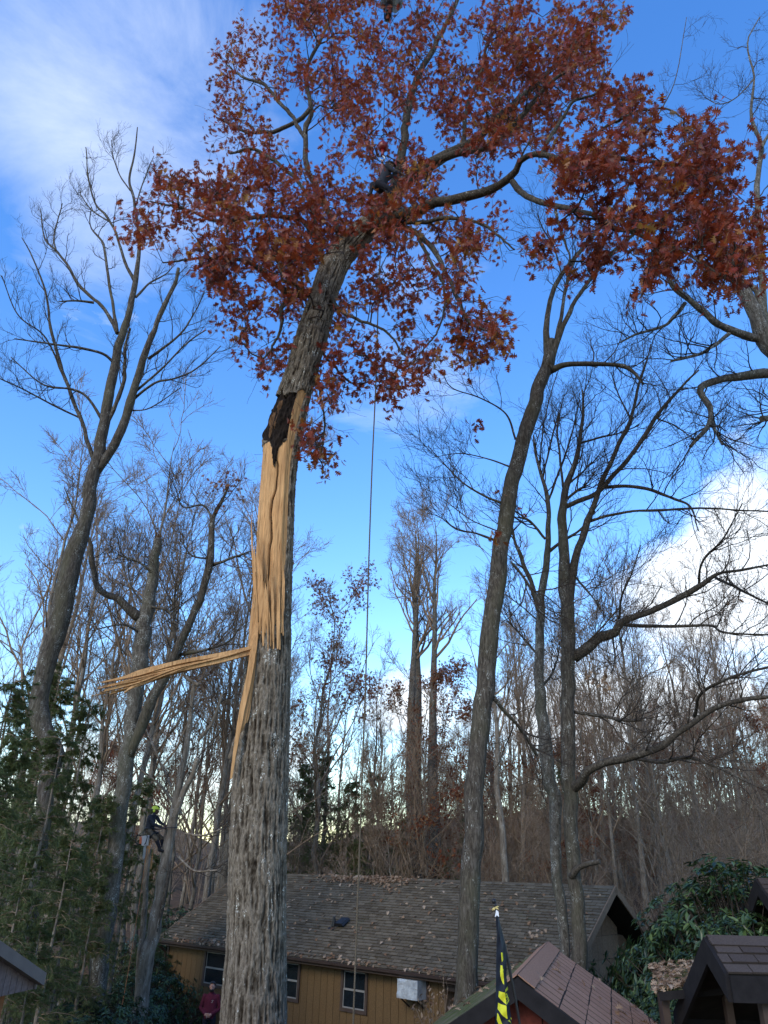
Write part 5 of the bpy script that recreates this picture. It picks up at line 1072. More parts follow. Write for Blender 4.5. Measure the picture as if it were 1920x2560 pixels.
def build_woods():
    rng = np.random.default_rng(301)
    A = [proto_bare('woodland_tree', 401, 22, .20, .42, 16, .28), proto_bare('woodland_tree', 402, 24, .24, .5, 14, .26), proto_bare('woodland_tree', 403, 19, .15, .25, 18, .30), proto_bare('woodland_tree', 404, 21, .17, .35, 17, .34)]
    RD = [proto_bare('russet_tree', 411, 15, .15, .25, 16, .36, leaf=(2600, 'leaf_rust', 'oak')), proto_bare('russet_tree', 412, 13, .12, .15, 16, .38, leaf=(3000, 'leaf_rust', 'oak'))]
    SP = [proto_bare('sapling', 421, 8, .05, .15, 14, .42, k4=2), proto_bare('sapling', 422, 6.5, .04, .1, 13, .5, k4=2)]
    PO = [proto_bare('poplar_tree', 431, 25, .42, .62, 18, .20, bm='bark_grey')]
    HM = [hemlock('hemlock_tree', 441), hemlock('hemlock_tree', 442, 11, 3.0, 80)]
    RH = [rhodo('rhododendron', 451), rhodo('rhododendron', 452, 2.0, 2.0, 430)]
    def at(dx, Y): return float(PY(dx * DS, 1950 * DS, Y)[0])
    g1 = 'bare trees of the wood behind the house'; lab = 'slender bare grey tree in the wood behind the house'
    # trees that stand out singly
    for dx, Y, s in ((890, 44, 1.0), (906, 45.5, 1.02), (943, 43, 1.0)): place(PO[0], at(dx, Y), Y, s, rng.random() * 6, 'tall straight grey poplar rising in a close row behind the house ridge', 'tree', 'straight poplars behind the house')
    place(RD[0], at(668, 41), 41, 1.25, 1.0, 'sparse russet-leaved oak rising behind the split trunk', 'tree', None); place(RD[1], at(905, 38), 38, 1.05, 2.5, 'russet-leaved oak in front of the straight poplars', 'tree', None)
    place(A[1], at(493, 41), 41, 1.25, .4, 'thick furrowed oak at the far left corner of the house roof', 'tree', None)
    for dx, Y, k, s, sz in ((432, 37, 2, .95, 1.0), (448, 37.6, 0, .9, .95)): place(A[k], at(dx, Y), Y, s, rng.random() * 6, 'one of two thin pale trunks close together beside the house corner', 'tree', 'paired thin trunks at the house corner', sz)
    # the left wood is near and tall, the middle low and far, the right between
    kinds = ['grey-barked', 'stout', 'thin', 'wide-crowned']
    for dx0, dx1, y0, y1, m, hs, wh in ((-60, 240, 27, 42, 8, .95, 'rising behind the hemlock screen'), (240, 540, 29, 46, 9, .95, 'rising behind the snapped-topped tree'), (-80, 560, 46, 75, 14, .9, 'on the slope far behind the hemlock screen'), (560, 860, 48, 85, 10, .75, 'between the split oak and the poplars'), (860, 1100, 50, 90, 9, .72, 'on the slope behind the poplars'), (1060, 1330, 42, 85, 13, .80, 'behind the leaning tree'), (1330, 1800, 34, 60, 12, .74, 'beyond the house gable'), (1330, 1850, 60, 95, 13, .82, 'on the slope far beyond the gable'), (-100, 1850, 92, 125, 26, .8, 'along the far hilltop')):
        for i in range(m):
            Y = rng.uniform(y0, y1); dx = dx0 + (dx1 - dx0) * (i + rng.random()) / m; s = hs * rng.uniform(.82, 1.15); k = int(rng.integers(0, 4)); place(A[k], at(dx, Y), Y, s, rng.random() * 6.28, kinds[k] + ' bare tree ' + wh, 'tree', 'bare trees ' + wh)
    for i, dx in enumerate((1085, 1130, 1270, 1300, 1345, 1400, 1437, 1475, 1530, 1578, 1630)):
        Y = 34 + (i * 7.3) % 17; place(A[(1, 0, 1, 3)[i % 4]], at(dx, Y), Y, rng.uniform(.75, .95), rng.random() * 6.28, ('stout' if i % 2 else 'slim') + ' grey trunk standing clear of the brush ' + ('behind the leaning tree' if dx < 1200 else 'behind the gable' if dx < 1420 else 'above the rhododendrons'), 'tree', 'clear trunks on the right-hand slope')
    for i in range(48):
        Y = rng.uniform(38, 80); dx = rng.uniform(980, 1800) if i % 3 else rng.uniform(200, 980); place(RD[i % 2], at(dx, Y), Y, rng.uniform(.55, .95), rng.random() * 6.28, *((lambda w: ('small oak holding rust-brown leaves ' + w, 'tree', 'rust-leaved oaks ' + w))('left of the split oak' if dx < 560 else 'between the split oak and the poplars' if dx < 880 else 'between the poplars and the leaning tree' if dx < 1080 else 'behind the twin bare trunks' if dx < 1330 else 'beyond the house gable')))
    for i in range(40):
        Y = rng.uniform(34, 62); dx = rng.uniform(560, 1850); place(SP[i % 2], at(dx, Y), Y, rng.uniform(.8, 1.3), rng.random() * 6.28, *((lambda w: ('thin pale bare sapling ' + w, 'sapling', 'pale saplings ' + w))('between the split oak and the poplars' if dx < 880 else 'behind the leaning tree' if dx < 1150 else 'behind the house gable' if dx < 1400 else 'on the bank above the rhododendrons')))
    for dx, Y, s in ((1560, 27, 1.0), (1620, 29, .9), (1490, 26, .8), (1660, 25, .9), (1450, 29, 1.0), (1575, 24, .7)): place(SP[int(rng.integers(0, 2))], at(dx, Y), Y, s, rng.random() * 6.28, 'tangled pale bare shrub beyond the house gable', 'shrub', 'pale shrubs beyond the gable')
    # hemlocks: a thick screen at the left, some behind the ridge
    gh = 'hemlocks left of the house'; 
    for dx, Y, s, k in ((60, 17.2, .50, 0), (-40, 18.5, .62, 1), (150, 18.0, .42, 1), (20, 24, .72, 0), (180, 25.5, .62, 1), (110, 23, .66, 0), (-90, 15.5, .55, 0), (205, 20.2, .38, 1), (100, 14.6, .28, 1), (265, 27, .55, 0), (-20, 30, .9, 0), (40, 14.0, .30, 0), (330, 29, .5, 1), (235, 23.5, .36, 0), (70, 19.5, .42, 1), (130, 16.0, .34, 0), (190, 22.0, .45, 0), (160, 20.5, .4, 1)): wh = 'beside the brown cabin corner' if dx < 45 else ('round the burled trunk' if dx < 140 else ('at the foot of the snapped-topped tree' if dx < 240 else 'below the lime-helmeted climber')); place(HM[k], at(dx, Y), Y, s, rng.random() * 6.28, ('tall' if s > .55 else 'low' if s < .4 else 'feathery') + ' green hemlock ' + wh, 'tree', 'hemlocks ' + wh)
    for dx, Y, s in ((745, 41, .8), (690, 44, .75), (800, 46, .85), (860, 43, .62), (775, 38, .55), (965, 42, .50), (640, 40, .7), (560, 36, .6), (590, 37.5, .62), (1010, 46, .5), (1240, 60, .8), (1420, 66, .75)): place(HM[int(rng.integers(0, 2))], at(dx, Y), Y, s, rng.random() * 6.28, 'dark green hemlock standing behind the house ridge', 'tree', 'hemlocks behind the ridge')
    # rhododendrons
    gr = 'rhododendrons left of the house'
    for dx, Y, s in ((255, 21, .85), (330, 25.5, .75), (300, 23, .7), (215, 18.6, .75), (390, 36.5, 1.25), (440, 37, 1.3), (500, 38.5, 1.35), (345, 33, 1.1), (160, 16.5, .7), (350, 29.5, .9)): place(RH[int(rng.integers(0, 2))], at(dx, Y), Y, s, rng.random() * 6.28, *((lambda w: ('dark glossy rhododendron ' + w, 'shrub', 'rhododendrons ' + w))('at the foot of the hemlocks' if dx < 240 else 'by the left corner of the house' if dx < 360 else 'behind the left edge of the house roof')))
    gr = 'rhododendrons behind the booth'
    for dx, Y, s, sz in ((1560, 18.5, 1.25, 1.85), (1625, 19.5, 1.3, 2.05), (1500, 19.2, 1.1, 1.6), (1440, 19.8, 1.0, 1.4), (1385, 20.5, .85, 1.2), (1530, 20.5, 1.2, 1.75), (1470, 21, 1.1, 1.5), (1590, 18.0, 1.1, 1.8), (1640, 17.2, 1.0, 1.75), (1420, 17.4, .8, .95), (1470, 16.4, .8, .95), (1540, 16.2, .85, 1.1), (1600, 16.6, .9, 1.35), (1680, 20, 1.3, 1.8), (1500, 23, 1.1, 1.3), (1400, 15.2, .55, .7), (1365, 17.5, .6, .7), (1590, 21.5, 1.3, 1.75), (1515, 17.4, 1.0, 1.35), (1455, 18.2, .95, 1.2)): place(RH[int(dx) % 2], at(dx, Y), Y, s * 1.08, rng.random() * 6.28, *((lambda w: (('tall' if sz > 1.5 else 'broad') + ' glossy rhododendron ' + w, 'shrub', 'rhododendrons ' + w))('against the house gable' if dx < 1430 else 'behind the leaf-heaped lean-to' if dx < 1540 else 'between the two dark booths')), sz)
    # twigs and understory too fine and far to count
    mb = MB(); m = 1900; far = np.arange(m) % 3 == 0; Y = np.where(far, rng.uniform(72, 130, m), rng.uniform(46, 128, m)); X = (rng.random(m) - .5) * Y * 1.45; z0 = terrain(X, Y); h = np.where(far, rng.uniform(3.5, 11, m), rng.uniform(1.2, 5, m)); P = np.zeros((m, 4, 3)); ln = rng.normal(scale=.16, size=(m, 2))
    for k, t in enumerate((0, .35, .7, 1)): P[:, k] = np.stack([X + ln[:, 0] * h * t + rng.normal(scale=.08, size=m), Y + ln[:, 1] * h * t, z0 + h * t], 1)
    RQ = np.tile(np.array([.05, .04, .028, .012]), (m, 1)); tubes(mb, P, RQ, 3); c, cr = grow(P, RQ, 7, rng, ratio=.45, ang=(25, 60), up=.2, npts=3, t0=.25, rr=.6, rmin=.012); tubes(mb, c, cr, 3)
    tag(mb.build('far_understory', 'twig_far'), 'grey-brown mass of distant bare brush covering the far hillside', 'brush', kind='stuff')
build_woods()

# ------------------------------------------------------------------ people
def ellipsoid(mb, c, r, frame=None, seg=14, rings=9):
    u = np.arange(seg) / seg * 6.28318; v = np.linspace(0, math.pi, rings); V = []
    for b in v:
        for a in u: V.append((math.cos(a) * math.sin(b), math.sin(a) * math.sin(b), math.cos(b)))
    V = np.array(V) * np.array(r)
    if frame is not None: V = V @ np.array(frame).T
    i = np.arange(rings - 1)[:, None] * seg; k = np.arange(seg)[None]; k2 = (k + 1) % seg
    mb.add(V + np.array(c), np.stack([i + k, i + seg + k, i + seg + k2, i + k2], -1).reshape(-1, 4), 0, True)
def capsule(mb, a, b, ra, rb):
    a = np.array(a, float); b = np.array(b, float); t = np.linspace(0, 1, 6)[:, None]; P = a + (b - a) * t; R = ra + (rb - ra) * t[:, 0]; tubes(mb, P[None], R[None], 12)
    ellipsoid(mb, a, (ra,) * 3); ellipsoid(mb, b, (rb,) * 3)
def make_person(label, segs, torso, head, mats, ground, hands=(), voxel=.011):
    """segs: (a, b, ra, rb, material index); torso: rings (centre, half width vector, half depth vector); head: (centre, frame[right, forward, up])"""
    mb = MB(); labels = []
    for a, b, ra, rb, m in segs: capsule(mb, a, b, ra, rb); labels.append((np.array(a, float), np.array(b, float), m, (ra + rb) / 2))
    th = np.arange(20) / 20 * 6.28318; V = []
    for c, w, d, m in torso: V += [np.array(c) + np.array(w) * math.cos(t) + np.array(d) * math.sin(t) for t in th]
    n = len(torso); i = np.arange(n - 1)[:, None] * 20; k = np.arange(20)[None]; k2 = (k + 1) % 20
    mb.add(V, np.stack([i + k, i + k2, i + 20 + k2, i + 20 + k], -1).reshape(-1, 4), 0, True); mb.add(V[:20], [list(range(20))[::-1]]); mb.add(V[-20:], [list(range(20))])
    for (c, w, d, m), (c2, _, _, _) in zip(torso[:-1], torso[1:]): labels.append((np.array(c, float), np.array(c2, float), m, float(np.linalg.norm(w)) * .8))
    hc, fr = head; hc = np.array(hc, float); H = lambda x, y, z: hc + fr[0] * x + fr[1] * y + fr[2] * z; FR = np.stack(fr, 1)
    ellipsoid(mb, H(0, -.01, .025), (.077, .096, .098), FR); ellipsoid(mb, H(0, .022, -.055), (.055, .066, .068), FR); ellipsoid(mb, H(0, .07, -.095), (.026, .024, .022), FR)
    capsule(mb, H(0, .088, .02), H(0, .108, -.022), .010, .016); ellipsoid(mb, H(0, .092, -.058), (.026, .012, .007), FR); ellipsoid(mb, H(0, .092, -.070), (.022, .012, .007), FR); ellipsoid(mb, H(0, .078, .042), (.058, .018, .012), FR)
    for s in (-1, 1): ellipsoid(mb, H(s * .080, -.005, -.005), (.012, .022, .033), FR); ellipsoid(mb, H(s * .032, .078, -.025), (.026, .018, .02), FR)
    labels.append((H(0, 0, .06), H(0, .02, -.09), mats.index(mats[0]), .11))
    for wrist, d, side, curl, m in hands:          # palm, four unequal bent fingers and a thumb off the side of the palm
        wrist = np.array(wrist, float); d = np.array(d, float); d /= np.linalg.norm(d); side = np.array(side, float); side -= (side @ d) * d; side /= np.linalg.norm(side); nrm = np.cross(d, side); pc = wrist + d * .05
        ellipsoid(mb, pc, (.05, .042, .018), np.stack([d, side, nrm], 1)); labels.append((wrist, wrist + d * .09, m, .05))
        for q, (off, ln) in enumerate(((.030, .068), (.011, .078), (-.010, .074), (-.030, .058))):
            b0 = wrist + d * .085 + side * off; d1 = d * math.cos(curl * .5) - nrm * math.sin(curl * .5); b1 = b0 + d1 * ln * .5; d2 = d * math.cos(curl * 1.3) - nrm * math.sin(curl * 1.3); b2 = b1 + d2 * ln * .5
            capsule(mb, b0, b1, .0105, .0098); capsule(mb, b1, b2, .0098, .0088); labels.append((b0, b2, m, .02))
        t0 = wrist + d * .028 + side * .035; t1 = t0 + (d * .6 + side * .7 - nrm * .3) * .036; t2 = t1 + (d * .9 + side * .1 - nrm * .45) * .032; capsule(mb, t0, t1, .0125, .011); capsule(mb, t1, t2, .011, .0095); labels.append((t0, t2, m, .02))
    me = mb.mesh('tmp'); o = bpy.data.objects.new('tmp', me); COL.objects.link(o)
    r = o.modifiers.new('r', 'REMESH'); r.mode = 'VOXEL'; r.voxel_size = voxel; sm = o.modifiers.new('s', 'SMOOTH'); sm.factor = .5; sm.iterations = 3
    dg = bpy.context.evaluated_depsgraph_get(); ev = o.evaluated_get(dg); me2 = bpy.data.meshes.new_from_object(ev); bpy.data.objects.remove(o); bpy.data.meshes.remove(me); me2.name = 'body'
    root = thing('person', label, 'person', ground)
    for m in mats: me2.materials.append(M[m])
    nf = len(me2.polygons); cs = np.zeros(nf * 3); me2.polygons.foreach_get('center', cs); cs = cs.reshape(-1, 3); best = np.full(nf, 1e9); idx = np.zeros(nf, int)
    for a, b, m, rr in labels:
        ab = b - a; t = np.clip(((cs - a) @ ab) / (ab @ ab + 1e-9), 0, 1); d = np.linalg.norm(cs - a - t[:, None] * ab, axis=1) - rr; u = d < best; best[u] = d[u]; idx[u] = m
    me2.polygons.foreach_set('material_index', idx.astype(np.int32)); me2.polygons.foreach_set('use_smooth', np.ones(nf, bool))
    b = bpy.data.objects.new('body', me2); COL.objects.link(b); attach(b, root)
    return root, H, FR
def dome(mb, c, r, frame, cut=0.0, seg=18, rings=8, thick=0):
    u = np.arange(seg) / seg * 6.28318; v = np.linspace(0, math.pi / 2 - cut, rings); V = []
    for b in v:
        for a in u: V.append((math.cos(a) * math.sin(b), math.sin(a) * math.sin(b), math.cos(b)))
    V = np.array(V) * np.array(r) @ np.array(frame).T + np.array(c); i = np.arange(rings - 1)[:, None] * seg; k = np.arange(seg)[None]; k2 = (k + 1) % seg
    mb.add(V, np.stack([i + k, i + seg + k, i + seg + k2, i + k2], -1).reshape(-1, 4), 0, True)
def unit(v): v = np.array(v, float); return v / np.linalg.norm(v)

def build_groundman():
    hd = PY(533, 2452, 24.5); x, y = hd[0], hd[1]; z0 = hd[2] - 1.80; g = float(terrain(x, y)); 
    mound_z = z0; B = np.array([x, y, z0]); L = lambda a, b, c: B + np.array([a, b, c])      # b negative is towards the camera
    sk, mr, nv, bt = 0, 1, 2, 3
    segs = [(L(-.10, 0, .92), L(-.12, -.01, .50), .088, .062, nv), (L(-.12, -.01, .50), L(-.13, .03, .09), .060, .044, nv), (L(.10, 0, .92), L(.13, -.01, .50), .088, .062, nv), (L(.13, -.01, .50), L(.15, .03, .09), .060, .044, nv),
            (L(-.13, .05, .05), L(-.15, -.15, .04), .048, .04, bt), (L(.15, .05, .05), L(.18, -.15, .04), .048, .04, bt),
            (L(-.19, 0, 1.43), L(-.275, .02, 1.14), .064, .052, mr), (L(-.275, .02, 1.14), L(-.07, -.19, 1.02), .052, .042, mr), (L(.19, 0, 1.43), L(.275, .02, 1.14), .064, .052, mr), (L(.275, .02, 1.14), L(.06, -.20, 1.02), .052, .042, mr),
            (L(0, .01, 1.46), L(0, -.01, 1.58), .058, .054, sk)]
    tor = [(L(0, 0, .88), (.165, 0, 0), (0, .115, 0), nv), (L(0, 0, .97), (.178, 0, 0), (0, .125, 0), mr), (L(0, -.01, 1.10), (.182, 0, 0), (0, .132, 0), mr), (L(0, 0, 1.26), (.190, 0, 0), (0, .128, 0), mr), (L(0, 0, 1.38), (.200, 0, 0), (0, .118, 0), mr), (L(0, .01, 1.47), (.150, 0, 0), (0, .088, 0), mr), (L(0, .01, 1.505), (.075, 0, 0), (0, .065, 0), sk)]
    tilt = .55; fw = unit((.06, -math.cos(tilt), math.sin(tilt))); up = unit((0, math.sin(tilt), math.cos(tilt))); rt = np.cross(fw, up)
    root, H, FR = make_person('person in a maroon sweatshirt looking up, hands clasped, beside the oak trunk', segs, tor, (L(0, -.03, 1.655), (rt, fw, up)), ['skin', 'cloth_maroon', 'cloth_navy', 'boot'], tuple(L(0, 0, 0)), ((L(-.07, -.19, 1.02), (.8, -.45, -.3), (0, -.3, 1), .9, sk), (L(.06, -.20, 1.02), (-.85, -.35, -.3), (0, -.3, 1), .9, sk)))
    mb = MB(); dome(mb, H(0, -.02, .045), (.098, .122, .105), FR); ellipsoid(mb, H(0, .085, .052), (.075, .05, .010), FR); mb.build('helmet', 'black_metal', root)
    for s in (-1, 1): mb = MB(); ellipsoid(mb, H(s * .092, -.01, .0), (.022, .036, .045), FR); mb.build('ear_muff', 'black_metal', root)
    mb = MB(); ellipsoid(mb, H(0, .030, -.105), (.062, .058, .040), FR); ellipsoid(mb, H(0, .090, -.044), (.030, .014, .007), FR); mb.build('beard', 'boot', root)
    for s in (-1, 1): mb = MB(); ellipsoid(mb, H(s * .031, .086, .014), (.013, .006, .007), FR); mb.build('eye', 'print_white', root); mb = MB(); ellipsoid(mb, H(s * .031, .0905, .014), (.005, .003, .005), FR); mb.build('pupil', 'black_metal', root)
    mb = MB(); tubes(mb, np.array([[H(s * .088, .0, -.01) for s in (1,)] + [H(.055, .045, -.105), H(0, .06, -.145), H(-.055, .045, -.105), H(-.088, 0, -.01)]]), np.full((1, 5), .006), 5); mb.build('chin_strap', 'black_metal', root)
    # small pale print on the chest: an arc over a dot and a line
    mb = MB(); yy = -.131; a = np.linspace(.3, 2.6, 9); tubes(mb, np.array([[L(.065 + .03 * math.cos(t), yy + .006, 1.335 + .02 * math.sin(t)) for t in a]]), np.full((1, 9), .0025), 4); ellipsoid(mb, L(.062, yy + .003, 1.330), (.009, .008, .009)); mb.box(L(.055, yy + .001, 1.298), (.05, .012, .004)); tag(mb.build('chest_print', 'print_white', root), kind='stuff')
    # raised patch of ground he stands on: a low timber step
    mb = MB(); mb.box(L(0, 0, -.05 - max(0, z0 - g) / 2), (1.1, .8, .1 + max(0, z0 - g))); tag(mb.build('plank_step', 'board_brown'), 'low timber step under the person in maroon', 'step')
build_groundman()

def build_climber():
    Yn, Yf = 23.75, 24.12; K = lambda x, y, Y: PY(*px_('K', x, y), Y); sk, sh, pt, bt, kn = 0, 1, 2, 3, 4; Ym = (Yn + Yf) / 2
    hip = K(545, 1170, Ym); chest = K(590, 860, Ym); nk = K(650, 745, Ym)
    segs = [(K(560, 850, Yn), K(640, 1010, Yn - .04), .066, .052, sh), (K(640, 1010, Yn - .04), K(860, 1090, Yn + .05), .050, .038, sh), (K(720, 830, Yf), K(800, 960, Yf), .062, .050, sh), (K(800, 960, Yf), K(950, 1050, Yf - .1), .048, .037, sh),
            (K(540, 1210, Yn), K(700, 1370, Yn - .02), .095, .072, pt), (K(700, 1370, Yn - .02), K(790, 1590, Yn + .03), .066, .048, kn), (K(790, 1590, Yn + .03), K(800, 1640, Yn + .04), .052, .05, bt), (K(790, 1660, Yn + .04), K(880, 1690, Yn + .08), .048, .038, bt),
            (K(580, 1200, Yf), K(840, 1365, Yf), .092, .07, pt), (K(840, 1365, Yf), K(870, 1540, Yf - .04), .064, .047, kn), (K(870, 1560, Yf - .04), K(930, 1600, Yf - .06), .048, .038, bt),
            (K(640, 790, Ym), K(680, 720, Ym), .056, .05, sk)]
    ax = unit(chest - hip); sd = np.array([0, 1.0, 0]); fd = unit(np.cross(sd, ax)); fd = fd if fd[0] > 0 else -fd
    tor = [(hip - ax * .06, sd * .165, fd * .125, pt), (hip + ax * .06, sd * .17, fd * .13, sh), (hip + (chest - hip) * .5, sd * .172, fd * .13, sh), (chest - ax * .03, sd * .195, fd * .13, sh), (chest + ax * .06, sd * .185, fd * .11, sh), (nk - ax * .02, sd * .085, fd * .075, sh)]
    up = unit((.10, 0, 1)); fw = unit((1, -.12, -.14)); fw = unit(fw - (fw @ up) * up); rt = np.cross(fw, up)
    root, H, FR = make_person('climber in lime helmet and dark shirt roped to the slender pale trunk', segs, tor, (K(695, 665, Ym), (rt, fw, up)), ['skin_dark', 'cloth_slate', 'cloth_camo', 'boot', 'cloth_navy'], tuple(K(880, 1700, Ym)), ((K(860, 1090, Yn + .05), (1, .2, -.25), (0, .3, 1), 1.0, sk), (K(950, 1050, Yf - .1), (1, -.1, -.35), (0, .3, 1), 1.0, sk)))
    mb = MB(); dome(mb, H(0, -.01, .035), (.105, .135, .115), FR); ellipsoid(mb, H(0, .12, .045), (.075, .06, .012), FR); hm = mb.build('helmet', 'hivis', root)
    for q in (-.055, 0, .055): mb = MB(); a = np.linspace(.5, 2.5, 9); tubes(mb, np.array([[H(q, -.01 + .125 * math.cos(t), .042 + .105 * math.sin(t)) for t in a]]), np.full((1, 9), .011), 5); mb.build('vent', 'black_metal', hm)
    for s in (-1, 1): mb = MB(); ellipsoid(mb, H(s * .098, -.005, -.015), (.026, .04, .052), FR); mb.build('ear_muff', 'hivis', root)
    mb = MB(); tubes(mb, np.array([[hip + sd * .178 * math.cos(t) + fd * .14 * math.sin(t) + ax * .05 for t in np.linspace(0, 6.2832, 20)]]), np.full((1, 20), .028), 6)
    for kx, ky, Y in ((620, 1290, Yn), (700, 1285, Yf)): c = K(kx, ky, Y); d = unit(K(700, 1370, Yn) - K(540, 1210, Yn)); e = np.cross(d, sd); tubes(mb, np.array([[c + sd * .10 * math.cos(t) + e * .10 * math.sin(t) for t in np.linspace(0, 6.2832, 16)]]), np.full((1, 16), .022), 5)
    tag(mb.build('harness', 'black_metal', root), kind='stuff')
    # lanyard round the trunk
    a = hip + fd * .14 + ax * .03; tr = K(1075, 1110, 24.0); mb = MB(); pts = [a + sd * -.1, K(900, 1125, 23.72), tr + [-.12, -.20, 0], tr + [.08, -.22, .01], tr + [.21, 0, .02], tr + [.08, .21, .02], tr + [-.12, .20, .01], a + sd * .1]
    P, R = resample(pts, [.013] * 8, 60); tubes(mb, P[None], R[None], 6); tag(mb.build('lanyard', 'rope_dark'), 'short dark flip-line looped round the pale trunk at the climber', 'rope')
    # chainsaw hanging from the harness
    cs = thing('chainsaw', 'white and orange chainsaw hanging bar-down below the climber', 'chainsaw', tuple(K(410, 1850, Yn - .1)))
    D = unit(K(410, 1850, Yn) - K(440, 1560, Yn)); S = unit(np.cross(D, [0, 1.0, 0])); FRm = np.stack([S, np.array([0, 1.0, 0]), D], 1); c = K(440, 1420, Yn - .1)
    mb = MB(); q = np.array([(-.13, -.07, -.12), (.10, -.07, -.14), (.10, .07, -.14), (-.13, .07, -.12), (-.08, -.06, .14), (.09, -.06, .14), (.09, .06, .14), (-.08, .06, .14)]) @ FRm.T + c; mb.hexa(q); mb.build('engine', 'saw_white', cs)
    mb = MB(); q = np.array([(-.17, -.05, -.10), (-.09, -.075, -.13), (-.09, .075, -.13), (-.17, .05, -.10), (-.16, -.05, .08), (-.09, -.075, .10), (-.09, .075, .10), (-.16, .05, .08)]) @ FRm.T + c; mb.hexa(q); mb.build('cover', 'saw_orange', cs)
    mb = MB(); o = [(x, -.004, z) for x, z in ((-.035, .10), (.035, .10), (.038, .40), (.028, .47), (0, .50), (-.028, .47), (-.038, .40))]; mb.prism((np.array(o) @ FRm.T + c), FRm @ np.array([0, .012, 0])); mb.build('guide_bar', 'steel', cs)
    mb = MB(); P, R = resample([c + FRm @ np.array(v) for v in ((-.12, 0, -.10), (-.24, 0, -.16), (-.30, 0, -.04), (-.24, 0, .08), (-.12, 0, .10))], [.016] * 5, 20); tubes(mb, P[None], R[None], 7); mb.build('rear_handle', 'black_metal', cs)
    mb = MB(); P, R = resample([c + FRm @ np.array(v) for v in ((.0, -.08, .10), (.05, -.14, .08), (.08, -.14, -.08), (.05, -.08, -.13))], [.014] * 4, 16); tubes(mb, P[None], R[None], 7); mb.build('front_handle', 'black_metal', cs)
    mb = MB(); P, R = resample([hip - fd * .13 + ax * .04, K(430, 1200, Yn - .08), c + FRm @ np.array((0, 0, -.14))], [.008] * 3, 14); tubes(mb, P[None], R[None], 5); mb.build('strop', 'rope_dark', cs)
    # climbing line down to the ground
    pts = [K(540, 1200, Yn - .06), K(480, 1600, Yn - .1), PY(*px_('B', 910, 1330), 23.6), PY(*px_('B', 868, 1600), 23.2), PY(*px_('B', 820, 1900), 22.8), PY(*px_('B', 765, 2200), 22.4), PY(*px_('B', 745, 2330), 22.2)]; e = pts[-1].copy(); e[2] = float(terrain(e[0], e[1])) + .01; pts.append(e)
    mb = MB(); P, R = resample(pts, [.009] * len(pts), 60); tubes(mb, P[None], R[None], 6); tag(mb.build('climbing_rope', 'rope_orange'), 'thin tan climbing line hanging from the lime-helmeted climber', 'rope')
build_climber()

def build_oak_climber():
    O = lambda x, y, Y: PY(*px_('O', x, y), Y); Y = 13.75; sk, sh, pt, bt = 0, 1, 2, 3
    hip = O(640, 1360, Y); ch = O(800, 1040, Y); nk = O(850, 960, Y); ax = unit(ch - hip); sd = np.array([.1, 1.0, .05]); sd = unit(sd - (sd @ ax) * ax); fd = np.cross(sd, ax); fd = fd if fd[0] > 0 else -fd
    segs = [(ch + ax * .04 - sd * .19, O(980, 1010, Y - .15), .075, .058, sh), (O(980, 1010, Y - .15), O(1110, 1050, Y - .05), .055, .042, sh), (ch + ax * .04 + sd * .19, O(960, 1080, Y + .25), .07, .055, sh), (O(960, 1080, Y + .25), O(1080, 1150, Y + .2), .053, .04, sh),
            (hip - sd * .1, O(860, 1400, Y - .15), .10, .075, pt), (O(860, 1400, Y - .15), O(900, 1560, Y - .1), .068, .05, pt), (O(900, 1600, Y - .1), O(960, 1600, Y - .1), .05, .042, bt), (hip + sd * .1, O(480, 1300, Y + .1), .10, .075, pt), (O(480, 1300, Y + .1), O(430, 1480, Y + .1), .068, .05, pt), (O(430, 1500, Y + .1), O(380, 1540, Y + .1), .05, .042, bt), (ch + ax * .1, nk + ax * .06, .056, .052, sk)]
    tor = [(hip - ax * .06, sd * .165, fd * .125, pt), (hip + ax * .08, sd * .17, fd * .13, sh), ((hip + ch) / 2, sd * .175, fd * .13, sh), (ch, sd * .2, fd * .13, sh), (ch + ax * .09, sd * .18, fd * .10, sh), (ch + ax * .15, sd * .08, fd * .075, sh)]
    up = unit(ax + np.array([0, 0, .5])); fw = unit(fd - (fd @ up) * up); rt = np.cross(fw, up)
    root, H, FR = make_person('climber in dark clothing half hidden among red leaves in the oak fork', segs, tor, (nk + up * .17, (rt, fw, up)), ['skin_dark', 'cloth_slate', 'cloth_navy', 'boot'], tuple(O(900, 1600, Y)), ((O(1110, 1050, Y - .05), (1, .2, .1), (0, 0, 1), 1.1, sk), (O(1080, 1150, Y + .2), (1, .1, .1), (0, 0, 1), 1.1, sk)))
    mb = MB(); dome(mb, H(0, -.01, .035), (.103, .132, .112), FR); ellipsoid(mb, H(0, .11, .045), (.075, .055, .012), FR); mb.build('helmet', 'black_metal', root)
    mb = MB(); tubes(mb, np.array([[hip + sd * .178 * math.cos(t) + fd * .14 * math.sin(t) + ax * .05 for t in np.linspace(0, 6.2832, 20)]]), np.full((1, 20), .03), 6); mb.build('harness', 'black_metal', root)
build_oak_climber()

